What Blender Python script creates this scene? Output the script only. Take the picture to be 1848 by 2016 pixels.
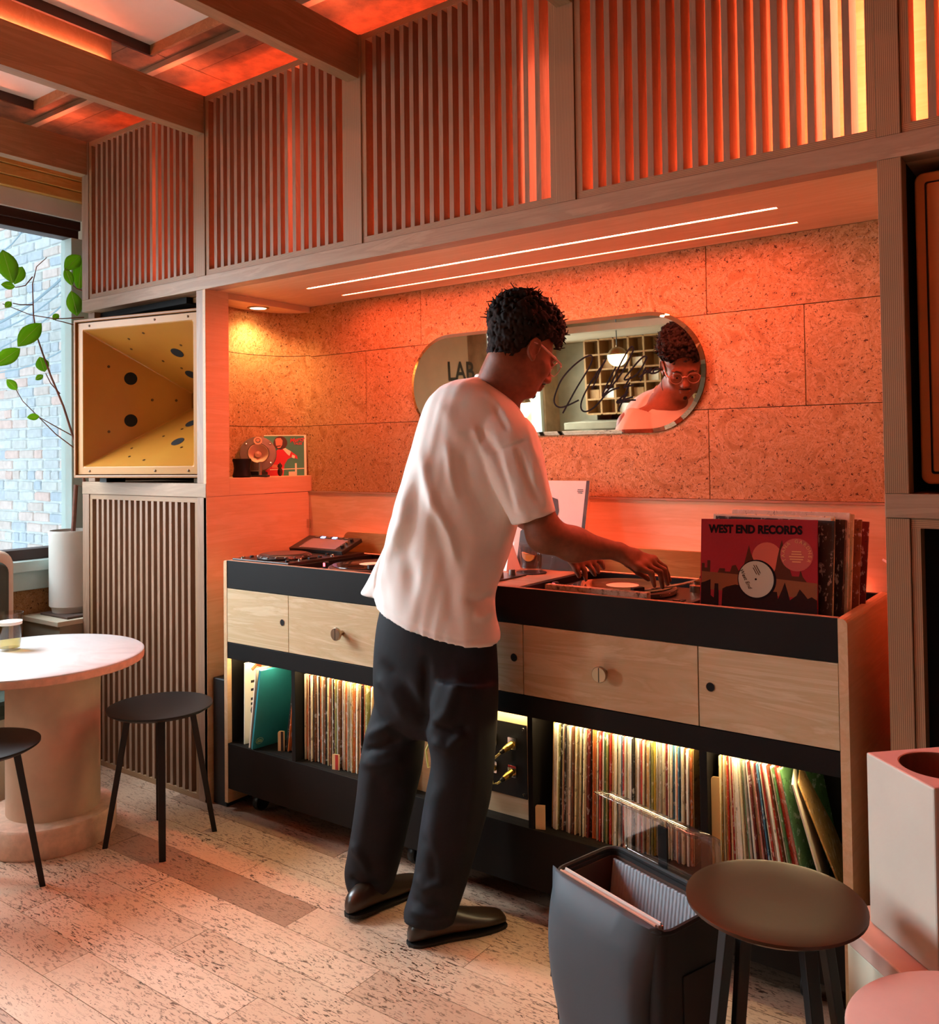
import bpy, bmesh, math, random
import numpy as np
from mathutils import Vector, Matrix, Euler
random.seed(7)
rng = np.random.RandomState(11)
for o in list(bpy.data.objects): bpy.data.objects.remove(o)
SC = bpy.context.scene
COL = SC.collection
R = math.radians

# ------------------------------------------------------------------ camera
F, CX, CY, IW, IH = 1739.2, 923.6, 852.8, 1848, 2016
def _rod(w):
    w = np.array(w); t = np.linalg.norm(w); k = w / t
    K = np.array([[0, -k[2], k[1]], [k[2], 0, -k[0]], [-k[1], k[0], 0]])
    return np.eye(3) + math.sin(t) * K + (1 - math.cos(t)) * K @ K
_a = R(34)
CM = np.array([[math.cos(_a), 0, -math.sin(_a)], [math.sin(_a), 0, math.cos(_a)], [0, -1, 0]]) @ _rod((.0230, -.0384, .0132))
CAM = np.array([0, 0, 1.386])
cam_d = bpy.data.cameras.new('camera'); cam = bpy.data.objects.new('camera', cam_d); COL.objects.link(cam)
mw = Matrix.Identity(4)
for i in range(3):
    mw[i][0] = CM[i][0]; mw[i][1] = -CM[i][1]; mw[i][2] = -CM[i][2]; mw[i][3] = CAM[i]
cam.matrix_world = mw
cam_d.sensor_fit = 'VERTICAL'; cam_d.sensor_height = 24; cam_d.sensor_width = 22
cam_d.lens = F / IH * 24
cam_d.shift_y = -(IH / 2 - CY) / IH; cam_d.shift_x = (IW / 2 - CX) / IH
cam_d.clip_start = .02
SC.camera = cam
def ray(u, v): return CM @ np.array([(u - CX) / F, (v - CY) / F, 1.])
def aty(u, v, y): r = ray(u, v); return CAM + r * (y / r[1])            # photograph point -> world point on a plane y = const
def atz(u, v, z): r = ray(u, v); return CAM + r * ((z - CAM[2]) / r[2])
def atx(u, v, x): r = ray(u, v); return CAM + r * (x / r[0])

# ------------------------------------------------------------------ exposure, world, daylight
SC.view_settings.view_transform = 'Standard'; SC.view_settings.look = 'None'
SC.view_settings.exposure = 0.0; SC.view_settings.gamma = 1.0
SC.view_settings.use_curve_mapping = False
wd = bpy.data.worlds.new('sky'); SC.world = wd; wd.use_nodes = True
bg = wd.node_tree.nodes['Background']; bg.inputs[0].default_value = (.80, .91, 1, 1); bg.inputs[1].default_value = 2.1

def area(name, loc, rot, sx, sy, power, col, spread=180):
    l = bpy.data.lights.new(name, 'AREA'); l.shape = 'RECTANGLE'; l.size = sx; l.size_y = sy
    l.energy = power; l.color = col; l.spread = R(spread)
    o = bpy.data.objects.new(name, l); COL.objects.link(o); o.location = loc; o.rotation_euler = rot
    return o
# daylight entering through the two windows of the left wall (outside the panes, facing into the room)
area('daylight_window_near', (-4.34, 1.16, 1.85), (0, R(-52), 0), 1.3, 1.05, 92, (.80, .91, 1.0), 130)
area('daylight_window_far', (-4.36, -.86, 1.75), (0, R(-60), 0), 1.3, .8, 62, (.84, .93, 1.0), 130)

LED = (1.0, .138, .082)      # colour of the booth's orange light strips
YW, YB = 2.2506, 2.840      # front plane of the panelled wall, back of the recess
ZS = 2.067                  # soffit
XL, XR = -2.964, -.441      # side walls of the recess
ZC = 2.976                  # ceiling
# ------------------------------------------------------------------ materials
MATS = {}
def nt(name):
    m = bpy.data.materials.new(name); m.use_nodes = True
    t = m.node_tree; b = t.nodes['Principled BSDF']
    MATS[name] = m
    return m, t, b
def N(t, typ, **kw):
    n = t.nodes.new(typ)
    for k, v in kw.items():
        if k.startswith('i_'):
            key = k[2:]
            n.inputs[int(key) if key.isdigit() else key.replace('_', ' ')].default_value = v
        else: setattr(n, k, v)
    return n
def rgb(h):
    h = h.lstrip('#'); c = [int(h[i:i+2], 16) / 255 for i in (0, 2, 4)]
    return tuple((x / 12.92 if x <= .04045 else ((x + .055) / 1.055) ** 2.4) for x in c) + (1,)
def ramp(t, fac, stops):
    r = t.nodes.new('ShaderNodeValToRGB'); e = r.color_ramp.elements
    while len(e) < len(stops): e.new(.5)
    for el, (p, c) in zip(e, stops): el.position = p; el.color = c if len(c) == 4 else (*c, 1)
    t.links.new(fac, r.inputs[0]); return r.outputs[0]
def coords(t, scale=(1, 1, 1), kind='Object', loc=(0, 0, 0), rnd=False):
    tc = N(t, 'ShaderNodeTexCoord'); mp = N(t, 'ShaderNodeMapping'); mp.inputs['Scale'].default_value = scale
    mp.inputs['Location'].default_value = loc
    t.links.new(tc.outputs[kind], mp.inputs[0])
    if rnd:
        oi = N(t, 'ShaderNodeObjectInfo'); ml = N(t, 'ShaderNodeMath', operation='MULTIPLY', i_1=37.0)
        t.links.new(oi.outputs['Random'], ml.inputs[0])
        cb = N(t, 'ShaderNodeCombineXYZ'); t.links.new(ml.outputs[0], cb.inputs[0]); t.links.new(ml.outputs[0], cb.inputs[1])
        ad = N(t, 'ShaderNodeVectorMath', operation='ADD'); t.links.new(mp.outputs[0], ad.inputs[0]); t.links.new(cb.outputs[0], ad.inputs[1])
        return ad.outputs[0]
    return mp.outputs[0]
def noise(t, vec, scale, detail=4, rough=.55, dist=0):
    n = N(t, 'ShaderNodeTexNoise'); n.inputs['Scale'].default_value = scale; n.inputs['Detail'].default_value = detail
    n.inputs['Roughness'].default_value = rough; n.inputs['Distortion'].default_value = dist
    t.links.new(vec, n.inputs['Vector']); return n.outputs[0]
def bump(t, b, h, strength=.3, dist=.01):
    n = N(t, 'ShaderNodeBump'); n.inputs['Strength'].default_value = strength; n.inputs['Distance'].default_value = dist
    t.links.new(h, n.inputs['Height']); t.links.new(n.outputs[0], b.inputs['Normal'])
def mix(t, fac, a, c, mode='MIX'):
    n = N(t, 'ShaderNodeMix', data_type='RGBA', blend_type=mode)
    for s, v in ((0, fac), (6, a), (7, c)):
        if isinstance(v, (int, float)): n.inputs[s].default_value = v
        elif isinstance(v, tuple): n.inputs[s].default_value = v
        else: t.links.new(v, n.inputs[s])
    return n.outputs[2]
def plain(name, col, rough=.5, metal=0, spec=.5, var=0, nscale=8, bmp=0, trans=0, coat=0):
    m, t, b = nt(name); c = rgb(col) if isinstance(col, str) else (*col[:3], 1)
    b.inputs['Base Color'].default_value = c; b.inputs['Roughness'].default_value = rough; b.inputs['Metallic'].default_value = metal
    b.inputs['Specular IOR Level'].default_value = spec
    if trans: b.inputs['Transmission Weight'].default_value = trans
    if coat: b.inputs['Coat Weight'].default_value = coat
    if var or bmp:
        v = coords(t, rnd=True); f = noise(t, v, nscale)
        if var:
            d = tuple(x * (1 - var) for x in c[:3]) + (1,); e = tuple(min(1, x * (1 + var)) for x in c[:3]) + (1,)
            t.links.new(ramp(t, f, [(.3, d), (.7, e)]), b.inputs['Base Color'])
        if bmp: bump(t, b, noise(t, v, nscale * 6, 3), bmp, .003)
    return m
def emit(name, col, strength):
    m, t, b = nt(name)
    b.inputs['Base Color'].default_value = (0, 0, 0, 1); b.inputs['Emission Color'].default_value = (*col[:3], 1)
    b.inputs['Emission Strength'].default_value = strength; return m
def wood(name, c1, c2, axis=2, rough=.5, scale=1.0, fig=1.0):
    m, t, b = nt(name)
    s = [9 * scale] * 3; s[axis] = .9 * scale
    v = coords(t, tuple(s), rnd=True)
    f1 = noise(t, v, 2.2, 5, .6, 1.2 * fig); s2 = [60 * scale] * 3; s2[axis] = 2 * scale
    f2 = noise(t, coords(t, tuple(s2), rnd=True), 3, 3)
    a = ramp(t, f1, [(.3, rgb(c1)), (.52, rgb(c2)), (.6, rgb(c1)), (.75, rgb(c2))])
    t.links.new(mix(t, .16, a, f2, 'MULTIPLY'), b.inputs['Base Color'])
    b.inputs['Roughness'].default_value = rough; b.inputs['Specular IOR Level'].default_value = .3
    bump(t, b, f2, .08, .002); return m
def plyedge(name, c1, c2, axis=0, n=900):
    m, t, b = nt(name)
    w = N(t, 'ShaderNodeTexWave', bands_direction='XYZ'[axis]); w.inputs['Scale'].default_value = n / 6.28 / 2
    w.inputs['Distortion'].default_value = .3
    t.links.new(coords(t), w.inputs['Vector'])
    f = noise(t, coords(t, (4, 4, 1), rnd=True), 3)
    a = ramp(t, w.outputs[0], [(.25, rgb(c1)), (.6, rgb(c2))])
    t.links.new(mix(t, .25, a, f, 'MULTIPLY'), b.inputs['Base Color']); b.inputs['Roughness'].default_value = .6
    return m
wood('birch', '#AC8D70', '#9C7D62', 0)
wood('birch_v', '#A28068', '#917058', 2)
wood('birch_y', '#D6B792', '#BF9D77', 1)
wood('birch_fig', '#DCC5A0', '#CBAE84', 0, .45, .45, 3.2)
wood('panel_wood', '#DDB78E', '#D4AB80', 0, .5, .7, 1.0)
wood('panel_wood_y', '#DDB78E', '#D4AB80', 1, .5, .7, 1.0)
wood('beam_wood', '#A9805A', '#97704C', 1)
wood('ledge_wood', '#C98A48', '#B87838', 0, .45)
plyedge('ply_x', '#AE8760', '#8A6544', 0)
plyedge('ply_z', '#AE8760', '#8A6544', 2)
plain('black_lam', '#161311', .55, spec=.18, var=.15, bmp=.05)
plain('black_board', '#121110', .5)
plain('black_metal', '#171513', .38, .3, bmp=.03)
plain('dark_void', '#080605', .9)
plain('steel', '#B9A48A', .28, 1)
plain('chrome', '#D8D2C8', .12, 1)
plain('white_paint', '#E4E2DA', .5, var=.03)
plain('cream', '#D8CDB4', .6, var=.05)
plain('dark_brown', '#3A1D12', .5)
plain('mortar', '#DDE6E6', .9, var=.08, nscale=20, bmp=.4)
# cork
m, t, b = nt('cork')
v = coords(t, rnd=True)
sw = noise(t, v, 9, 6, .6, 2.4); fine = noise(t, v, 190, 3, .7); spk = noise(t, v, 105, 4, .8, .8); big = noise(t, v, 2.2, 2)
a = ramp(t, sw, [(.34, rgb('#9C6C3E')), (.44, rgb('#AE7F50')), (.485, rgb('#C0966A')), (.52, rgb('#A87748')), (.62, rgb('#BC8E5E'))])
a = mix(t, ramp(t, big, [(.35, (.35, .35, .35)), (.65, (0, 0, 0))]), a, rgb('#9A6B40'))
a = mix(t, ramp(t, fine, [(.34, (.8, .8, .8)), (.46, (0, 0, 0))]), a, rgb('#8E6038'))
a = mix(t, ramp(t, spk, [(.385, (1, 1, 1)), (.42, (0, 0, 0))]), a, rgb('#43200F'))
t.links.new(a, b.inputs['Base Color']); b.inputs['Roughness'].default_value = .8; b.inputs['Specular IOR Level'].default_value = .2
bump(t, b, spk, .5, .004)
plain('cork_ceiling', '#7A4E30', .85, var=.35, nscale=14, bmp=.6)
# plank floor
m, t, b = nt('plank')
v = coords(t, rnd=True)
oi = N(t, 'ShaderNodeObjectInfo')
base = ramp(t, oi.outputs['Random'], [(0, rgb('#CDAE94')), (.35, rgb('#D9BBA1')), (.62, rgb('#C4A48A')), (.8, rgb('#D3B499')), (.87, rgb('#A3836D')), (1, rgb('#967763'))])
lv = noise(t, v, 3.5, 4, .6)
base = mix(t, ramp(t, lv, [(.35, (.25, .25, .25)), (.65, (0, 0, 0))]), base, rgb('#B07E5A'))
patch = noise(t, v, 4.5, 3, .6); dens = ramp(t, patch, [(.36, (0, 0, 0)), (.60, (1, 1, 1))])
def scratch(ang_, sc, lo):
    tc = coords(t, (1, 1, 1), rnd=True); rt_ = N(t, 'ShaderNodeMapping'); rt_.inputs['Rotation'].default_value = (0, 0, ang_); rt_.inputs['Scale'].default_value = (sc * .22, sc, sc)
    t.links.new(tc, rt_.inputs[0]); n_ = N(t, 'ShaderNodeTexNoise'); n_.inputs['Scale'].default_value = 1; n_.inputs['Detail'].default_value = 2; n_.inputs['Distortion'].default_value = .9; t.links.new(rt_.outputs[0], n_.inputs['Vector'])
    return ramp(t, n_.outputs[0], [(lo, (0, 0, 0)), (lo + .035, (1, 1, 1))])
s1 = mix(t, 1, scratch(.5, 150, .612), scratch(-.7, 135, .617), 'LIGHTEN'); s1 = mix(t, 1, s1, scratch(1.6, 165, .622), 'LIGHTEN')
f2 = mix(t, 1, s1, mix(t, .8, (1, 1, 1, 1), dens), 'MULTIPLY')
spk = ramp(t, noise(t, v, 120, 2, .6, .4), [(.675, (0, 0, 0)), (.70, (1, 1, 1))]); f2 = mix(t, 1, f2, spk, 'LIGHTEN')
pat = noise(t, v, 95, 3, .65, .3)
t.links.new(mix(t, f2, base, rgb('#4E3222')), b.inputs['Base Color'])
b.inputs['Roughness'].default_value = .42; b.inputs['Specular IOR Level'].default_value = .35
bump(t, b, pat, .06, .002)
# thin pane and clear plastic / glass
def thin_glass(name, tint, gl=.08, rough=.02):
    m, t, b = nt(name); out = t.nodes['Material Output']; t.nodes.remove(b)
    tr = N(t, 'ShaderNodeBsdfTransparent'); tr.inputs[0].default_value = tint; g = N(t, 'ShaderNodeBsdfGlossy'); g.inputs['Roughness'].default_value = rough
    lw = N(t, 'ShaderNodeLayerWeight'); lw.inputs[0].default_value = .5; pw_ = N(t, 'ShaderNodeMath', operation='POWER', i_1=3.5); ma = N(t, 'ShaderNodeMath', operation='MULTIPLY_ADD', i_1=.55, i_2=gl * .5); mx = N(t, 'ShaderNodeMixShader')
    t.links.new(lw.outputs['Facing'], pw_.inputs[0]); t.links.new(pw_.outputs[0], ma.inputs[0]); t.links.new(ma.outputs[0], mx.inputs[0]); t.links.new(tr.outputs[0], mx.inputs[1]); t.links.new(g.outputs[0], mx.inputs[2]); t.links.new(mx.outputs[0], out.inputs[0])
    return m
thin_glass('pane', (.96, .99, 1, 1)); thin_glass('clear_plastic', (.93, .92, .90, 1), .05); thin_glass('lid_plastic', (.90, .89, .88, 1), .30, .06); thin_glass('drink_glass', (.95, .94, .92, 1))
thin_glass('beer', (.96, .86, .50, 1), .06)

# ------------------------------------------------------------------ mesh helpers
class MB:
    def __init__(s): s.v = []; s.f = []; s.m = []
    def add(s, vs, fs, mi=0):
        n = len(s.v); s.v += [tuple(map(float, p)) for p in vs]; s.f += [tuple(i + n for i in f) for f in fs]; s.m += [mi] * len(fs); return s
    def box(s, x0, x1, y0, y1, z0, z1, mi=0, M=None):
        p = [(x, y, z) for z in (z0, z1) for y in (y0, y1) for x in (x0, x1)]
        if M is not None: p = [tuple(M @ Vector(q)) for q in p]
        return s.add(p, [(0, 2, 3, 1), (4, 5, 7, 6), (0, 1, 5, 4), (2, 6, 7, 3), (0, 4, 6, 2), (1, 3, 7, 5)], mi)
    def prism(s, pts, d, mi=0, M=None):
        """outline pts (x, z) extruded along y from d[0] to d[1]"""
        n = len(pts); p = [(x, d[0], z) for x, z in pts] + [(x, d[1], z) for x, z in pts]
        if M is not None: p = [tuple(M @ Vector(q)) for q in p]
        fs = [tuple(range(n - 1, -1, -1)), tuple(range(n, 2 * n))] + [(i, (i + 1) % n, n + (i + 1) % n, n + i) for i in range(n)]
        fs = [tuple(reversed(f)) for f in fs]
        return s.add(p, fs, mi)
    def lathe(s, prof, n=24, c=(0, 0, 0), mi=0, M=None, cap=True):
        """profile (r, z) turned round z"""
        vs = []; fs = []
        for r, z in prof:
            for k in range(n):
                a = 2 * math.pi * k / n; vs.append((c[0] + r * math.cos(a), c[1] + r * math.sin(a), c[2] + z))
        if M is not None: vs = [tuple(M @ Vector(q)) for q in vs]
        for i in range(len(prof) - 1):
            for k in range(n): fs.append((i * n + k, i * n + (k + 1) % n, (i + 1) * n + (k + 1) % n, (i + 1) * n + k))
        if cap and not (len(prof) == 2 and prof[0][1] == prof[1][1]):
            if prof[0][0] > 1e-6: fs.append(tuple(range(n - 1, -1, -1)))
            if prof[-1][0] > 1e-6: fs.append(tuple(range((len(prof) - 1) * n, len(prof) * n)))
        return s.add(vs, fs, mi)
    def tube(s, pts, r, n=8, mi=0, cap=True):
        pts = [Vector(p) for p in pts]; rs = r if isinstance(r, (list, tuple)) else [r] * len(pts)
        vs = []; fs = []; up = None
        for i, p in enumerate(pts):
            tg = (pts[min(i + 1, len(pts) - 1)] - pts[max(i - 1, 0)]).normalized()
            if up is None: up = Vector((0, 0, 1)) if abs(tg.z) < .9 else Vector((1, 0, 0))
            a = tg.cross(up).normalized(); up = a.cross(tg).normalized()
            for k in range(n):
                an = 2 * math.pi * k / n; vs.append(p + (a * math.cos(an) + up * math.sin(an)) * rs[i])
        for i in range(len(pts) - 1):
            for k in range(n): fs.append((i * n + k, i * n + (k + 1) % n, (i + 1) * n + (k + 1) % n, (i + 1) * n + k))
        if cap: fs.append(tuple(range(n - 1, -1, -1))); fs.append(tuple(range((len(pts) - 1) * n, len(pts) * n)))
        return s.add(vs, fs, mi)
    def sphere(s, c, r, n=12, mi=0):
        r = r if isinstance(r, (tuple, list)) else (r, r, r); vs = []; fs = []; m = n // 2 + 1
        for i in range(m):
            th = math.pi * i / (m - 1)
            for k in range(n):
                a = 2 * math.pi * k / n
                vs.append((c[0] + r[0] * math.sin(th) * math.cos(a), c[1] + r[1] * math.sin(th) * math.sin(a), c[2] + r[2] * math.cos(th)))
        for i in range(m - 1):
            for k in range(n): fs.append((i * n + k, (i + 1) * n + k, (i + 1) * n + (k + 1) % n, i * n + (k + 1) % n))
        return s.add(vs, fs, mi)
    def mesh(s, name, mats, smooth=False):
        me = bpy.data.meshes.new(name); me.from_pydata(s.v, [], s.f)
        for mm in ([mats] if isinstance(mats, str) else mats): me.materials.append(MATS[mm])
        me.polygons.foreach_set('material_index', s.m)
        if smooth:
            me.polygons.foreach_set('use_smooth', [True] * len(me.polygons))
        me.update(); return me
    def build(s, name, mats, parent=None, smooth=False, bevel=0, loc=None, rot=None, seg=2):
        o = bpy.data.objects.new(name, s.mesh(name, mats, smooth)); COL.objects.link(o)
        if parent is not None: o.parent = parent
        if loc is not None: o.location = loc
        if rot is not None: o.rotation_euler = rot
        if smooth: auto(o)
        if bevel:
            md = o.modifiers.new('bevel', 'BEVEL'); md.width = bevel; md.segments = seg; md.limit_method = 'ANGLE'; md.angle_limit = R(40)
            md.harden_normals = False
        return o
def auto(o, ang=42):
    me = o.data; bm = bmesh.new(); bm.from_mesh(me)
    for e in bm.edges:
        if len(e.link_faces) == 2 and e.calc_face_angle(0) > R(ang): e.smooth = False
    bm.to_mesh(me); bm.free()
def tag(o, label=None, cat=None, group=None, kind=None):
    if label: o['label'] = label
    if cat: o['category'] = cat
    if group: o['group'] = group
    if kind: o['kind'] = kind
    return o
def empty(name, loc, label=None, cat=None, group=None, rot=(0, 0, 0), kind=None):
    o = bpy.data.objects.new(name, None); COL.objects.link(o); o.location = loc; o.rotation_euler = rot; o.empty_display_size = .05
    return tag(o, label, cat, group, kind)
def inst(src, name, loc, rot=(0, 0, 0), parent=None, scale=None):
    c = src.copy(); c.name = name; COL.objects.link(c); c.location = loc; c.rotation_euler = rot
    if parent is not None: c.parent = parent
    if scale: c.scale = scale
    return c
def struct(o): o['kind'] = 'structure'; return o
def bx(name, mats, x0, x1, y0, y1, z0, z1, parent=None, bevel=0):
    """box whose origin is the middle of its own base"""
    c = ((x0 + x1) / 2, (y0 + y1) / 2, z0); m_ = MB().box(x0 - c[0], x1 - c[0], y0 - c[1], y1 - c[1], 0, z1 - z0)
    loc = c
    if parent is not None and parent.type == 'EMPTY' or parent is not None: loc = tuple(Vector(c) - world_loc(parent)) if not any(parent.rotation_euler) else c
    return m_.build(name, mats, parent, bevel=bevel, loc=loc)
def world_loc(o):
    l = Vector(o.location)
    while o.parent: o = o.parent; l += Vector(o.location)
    return l
def text(name, s, size, mat, parent, M, align='CENTER', ext=.0004, shear=0, spacing=1, font=None, bold=0):
    cu = bpy.data.curves.new(name, 'FONT'); cu.body = s; cu.size = size; cu.extrude = ext; cu.align_x = align; cu.align_y = 'CENTER'; cu.shear = shear
    cu.space_character = spacing; cu.offset = bold; cu.resolution_u = 3
    tmp = bpy.data.objects.new(name, cu); COL.objects.link(tmp)
    dg = bpy.context.evaluated_depsgraph_get(); me = bpy.data.meshes.new_from_object(tmp.evaluated_get(dg)); bpy.data.objects.remove(tmp); me.name = name
    me.materials.clear(); me.materials.append(MATS[mat])
    o = bpy.data.objects.new(name, me); COL.objects.link(o); o.parent = parent; o.matrix_local = M; return o
def printed_lines(parent, M, widths, gap, h, mat):
    """small print too fine to read: thin raised bars"""
    mb = MB()
    for i, w_ in enumerate(widths): mb.box(-w_ / 2, w_ / 2, -i * gap - h / 2, -i * gap + h / 2, 0, .0004)
    o = mb.build('small_print', mat, parent); o.matrix_local = M; return o
def rrect(x0, x1, z0, z1, r, n=5):
    p = []
    rs = r if isinstance(r, (list, tuple)) else [r] * 4
    for (cx_, cz, a0), rr in zip(((x1, z1, 0), (x0, z1, 90), (x0, z0, 180), (x1, z0, 270)), rs):
        sx = -1 if cx_ == x1 else 1; sz = -1 if cz == z1 else 1
        for k in range(n + 1):
            a = R(a0 + 90 * k / n); p.append((cx_ + sx * rr + rr * math.cos(a), cz + sz * rr + rr * math.sin(a)))
    return p
def frame_to(M, p): return tuple(M @ Vector(p))
# ------------------------------------------------------------------ the room
X0, X1, Y0 = -4.2, 1.7, -2.6           # left wall, right wall, rear wall
struct(bx('floor', 'plank', X0 - .1, X1 + .1, Y0 - .1, YB + .1, -.08, -.006))
FL = bpy.data.objects['floor']
pw, gp = .1352, .0022
row = 0; y = 2.335
planks = {}
while y > .35:
    off = (row * .377 + .13) % .93
    x = X0 + off - .93
    while x < .9:
        xa, xb = max(x, X0), min(x + .93, .9)
        if xb - xa > .03:
            key = round(xb - xa, 3)
            if key not in planks:
                planks[key] = MB().box(-key / 2 + gp / 2, key / 2 - gp / 2, -pw / 2 + gp / 2, pw / 2 - gp / 2, -.012, 0).mesh('plank', 'plank')
            o = bpy.data.objects.new('plank', planks[key]); COL.objects.link(o); o.parent = FL
            o.location = Vector(((xa + xb) / 2, y - pw / 2, random.uniform(-.0006, 0))) - Vector(FL.location)
        x += .93
    y -= pw; row += 1
struct(bx('floor_near', 'plank', X0, X1, Y0, y, -.006, 0)); struct(bx('floor_side', 'plank', .9, X1, y, 2.335, -.006, 0))
# walls
plain('wall_brown', '#6A4A34', .8, var=.1); plain('wall_dim', '#7A6A50', .8, var=.1)
struct(bx('wall_right', 'wall_brown', X1, X1 + .1, Y0, YB, 0, 3.1))
struct(bx('wall_rear', 'wall_dim', X0, X1, Y0 - .1, Y0, 0, 3.1))
WB = struct(bx('wall_back', 'dark_brown', X0, X1, YB, YB + .1, 0, 3.1))
CL = struct(bx('ceiling', 'cork_ceiling', X0 - .1, X1 + .1, Y0, YB, ZC, ZC + .08))
# ceiling cork boards
for j, xj in enumerate(np.arange(-4.2, .6, .60)):
    for k, yk in enumerate(np.arange(1.05, 2.8, .60)):
        bx('cork_board', 'cork_ceiling', xj + .0015, xj + .5985, yk + .0015 - (.3 if j % 2 else 0), yk + .5985 - (.3 if j % 2 else 0), ZC - .006, ZC - .001, CL)
# left wall with its window
WL = struct(empty('wall_left', (X0, 0, 0)))
w1 = (.62, 2.44); w2 = (-1.30, -.42); zb, zt = .955, 2.50
plain('plaster_left', '#9C8468', .8, var=.25, nscale=9, bmp=.3)
for nm, (a, b_, c, d) in {'lower': (Y0, YB, 0, zb - .1), 'upper': (Y0, YB, zt + .17, 3.1), 'a': (Y0, w2[0], zb - .1, zt + .17), 'b': (w2[1], w1[0], zb - .1, zt + .17), 'c': (w1[1] + .06, YB, zb - .1, zt + .17)}.items():
    bx('wall_section', 'cork' if nm == 'lower' else 'plaster_left', X0 - .22, X0, a, b_, c, d, WL)
plain('frame_dark', '#3B1F15', .45); plain('frame_pale', '#BFD2CC', .5, var=.04); wood('lintel_wood', '#EDB868', '#DCA250', 1)
for k, (ya, yb) in enumerate((w1, w2)):
    W = struct(empty('window_%d' % (k + 1), (X0, (ya + yb) / 2, zb)))
    yc = (ya + yb) / 2
    def wb(nm, mt, x0, x1, y0, y1, z0, z1): bx(nm, mt, x0, x1, y0, y1, z0, z1, W, .003)
    wb('pane', 'pane', X0 - .082, X0 - .078, ya + .045, yb - .045, zb, zt)
    wb('frame_rail', 'frame_dark', X0 - .11, X0 - .03, ya, yb, zt, zt + .055); wb('frame_rail', 'frame_dark', X0 - .06, X0 - .01, ya, yb, zt + .04, zt + .085)
    wb('frame_rail', 'frame_dark', X0 - .11, X0 - .02, ya, yb, zb - .05, zb)
    wb('jamb', 'frame_pale', X0 - .12, X0 - .02, ya - .01, ya + .045, zb, zt); wb('jamb', 'frame_pale', X0 - .12, X0 - .02, yb - .045, yb + .06, zb, zt)
    wb('head_board', 'white_paint', X0 - .05, X0 + .002, ya, yb, zt + .085, zt + .175)
    wb('sill', 'frame_pale', X0 - .1, X0 + .045, ya - .03, yb + .03, zb - .10, zb - .05); wb('apron', 'frame_pale', X0 - .02, X0 + .015, ya - .03, yb + .03, zb - .19, zb - .10)
    for q, zz in enumerate((0, .05, .1)): wb('lintel_board', 'lintel_wood', X0 - .02, X0 + .03 + .008 * q, ya - .1, yb + .12, zt + .175 + zz, zt + .222 + zz)

# ---- recess: side walls, soffit, back panelling
def trim(n, *a, **k): return struct(bx('trim_%d' % n, *a, **k))
# left side wall with its niche opening (y 2.367 .. back, z 1.297 .. soffit)
NZ = 1.297
SW = struct(empty('wall_recess_side', (XL, YW, 0)))
bx('side_panel', 'panel_wood_y', XL - .018, XL, YW, YB, 0, 1.2235, SW, .001)
bx('side_panel', 'panel_wood_y', XL - .018, XL, YW, 2.367, 1.2255, ZS, SW, .001)
bx('shelf_front', 'panel_wood_y', XL - .018, XL, 2.367, YB, 1.2255, NZ - .001, SW, .001)
bx('niche_header', 'panel_wood_y', XL - .018, XL, 2.367, YB, 2.041, ZS, SW, .001)
# niche: floor, top, curved cork lining
n_c = (XL - .018, 2.367); 
bx('niche_shelf', 'panel_wood_y', XL - .20, XL - .018, 2.34, YB, NZ - .02, NZ, SW)
bx('niche_top', 'panel_wood_y', XL - .20, XL - .018, 2.34, YB, 2.045, 2.066, SW)
pc = [(XL - .002, YB - .004)] + [(XL - .004 - .178 * math.sin(R(q)) ** .8, 2.604 + .236 * math.cos(R(q))) for q in range(8, 173, 8)] + [(XL - .018, 2.367)]
zs = [(NZ, 1.52), (1.5225, 1.845), (1.8475, 2.045)]
for za, zb_ in zs:
    mb = MB(); n = len(pc)
    vs = [(px, py, z) for z in (za, zb_) for px, py in pc]
    mb.add(vs, [(i, i + 1, n + i + 1, n + i) for i in range(n - 1)])
    o = mb.build('cork_lining', 'cork', SW, False); o.location = -Vector(SW.location); o.data.flip_normals()
    md = o.modifiers.new('thick', 'SOLIDIFY'); md.thickness = .006; md.offset = 0
# back wall boards: lower wood panelling, thin pale bead, cork tiles
bx('wall_board', 'panel_wood', XL, -1.55, YB - .03, YB, .0, 1.219, WB, .001); bx('wall_board', 'panel_wood', -1.548, XR, YB - .03, YB, .0, 1.219, WB, .001)
bx('bead', 'birch', XL, XR, YB - .034, YB, 1.219, 1.2255, WB)
xs_top = [XL, -2.31, -1.086, -.43]; xs_mid = [XL, -2.62, -1.70, -.773, -.43]; xs_low = [XL, -2.31, -1.086, -.43]
for za, zb_, xs in ((1.2255, 1.522, xs_low), (1.522, 1.838, xs_mid), (1.838, ZS, xs_top)):
    for a, c in zip(xs, xs[1:]):
        d = random.uniform(0, .0025)
        bx('cork_tile', 'cork', a + .001, c - .001, YB - .012 - d, YB, za + .001, zb_ - .001, WB, .0012)
# right side wall of the recess
struct(bx('wall_recess_right', 'panel_wood_y', XR, XR + .02, YW + .02, YB, 0, ZS))
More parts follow.
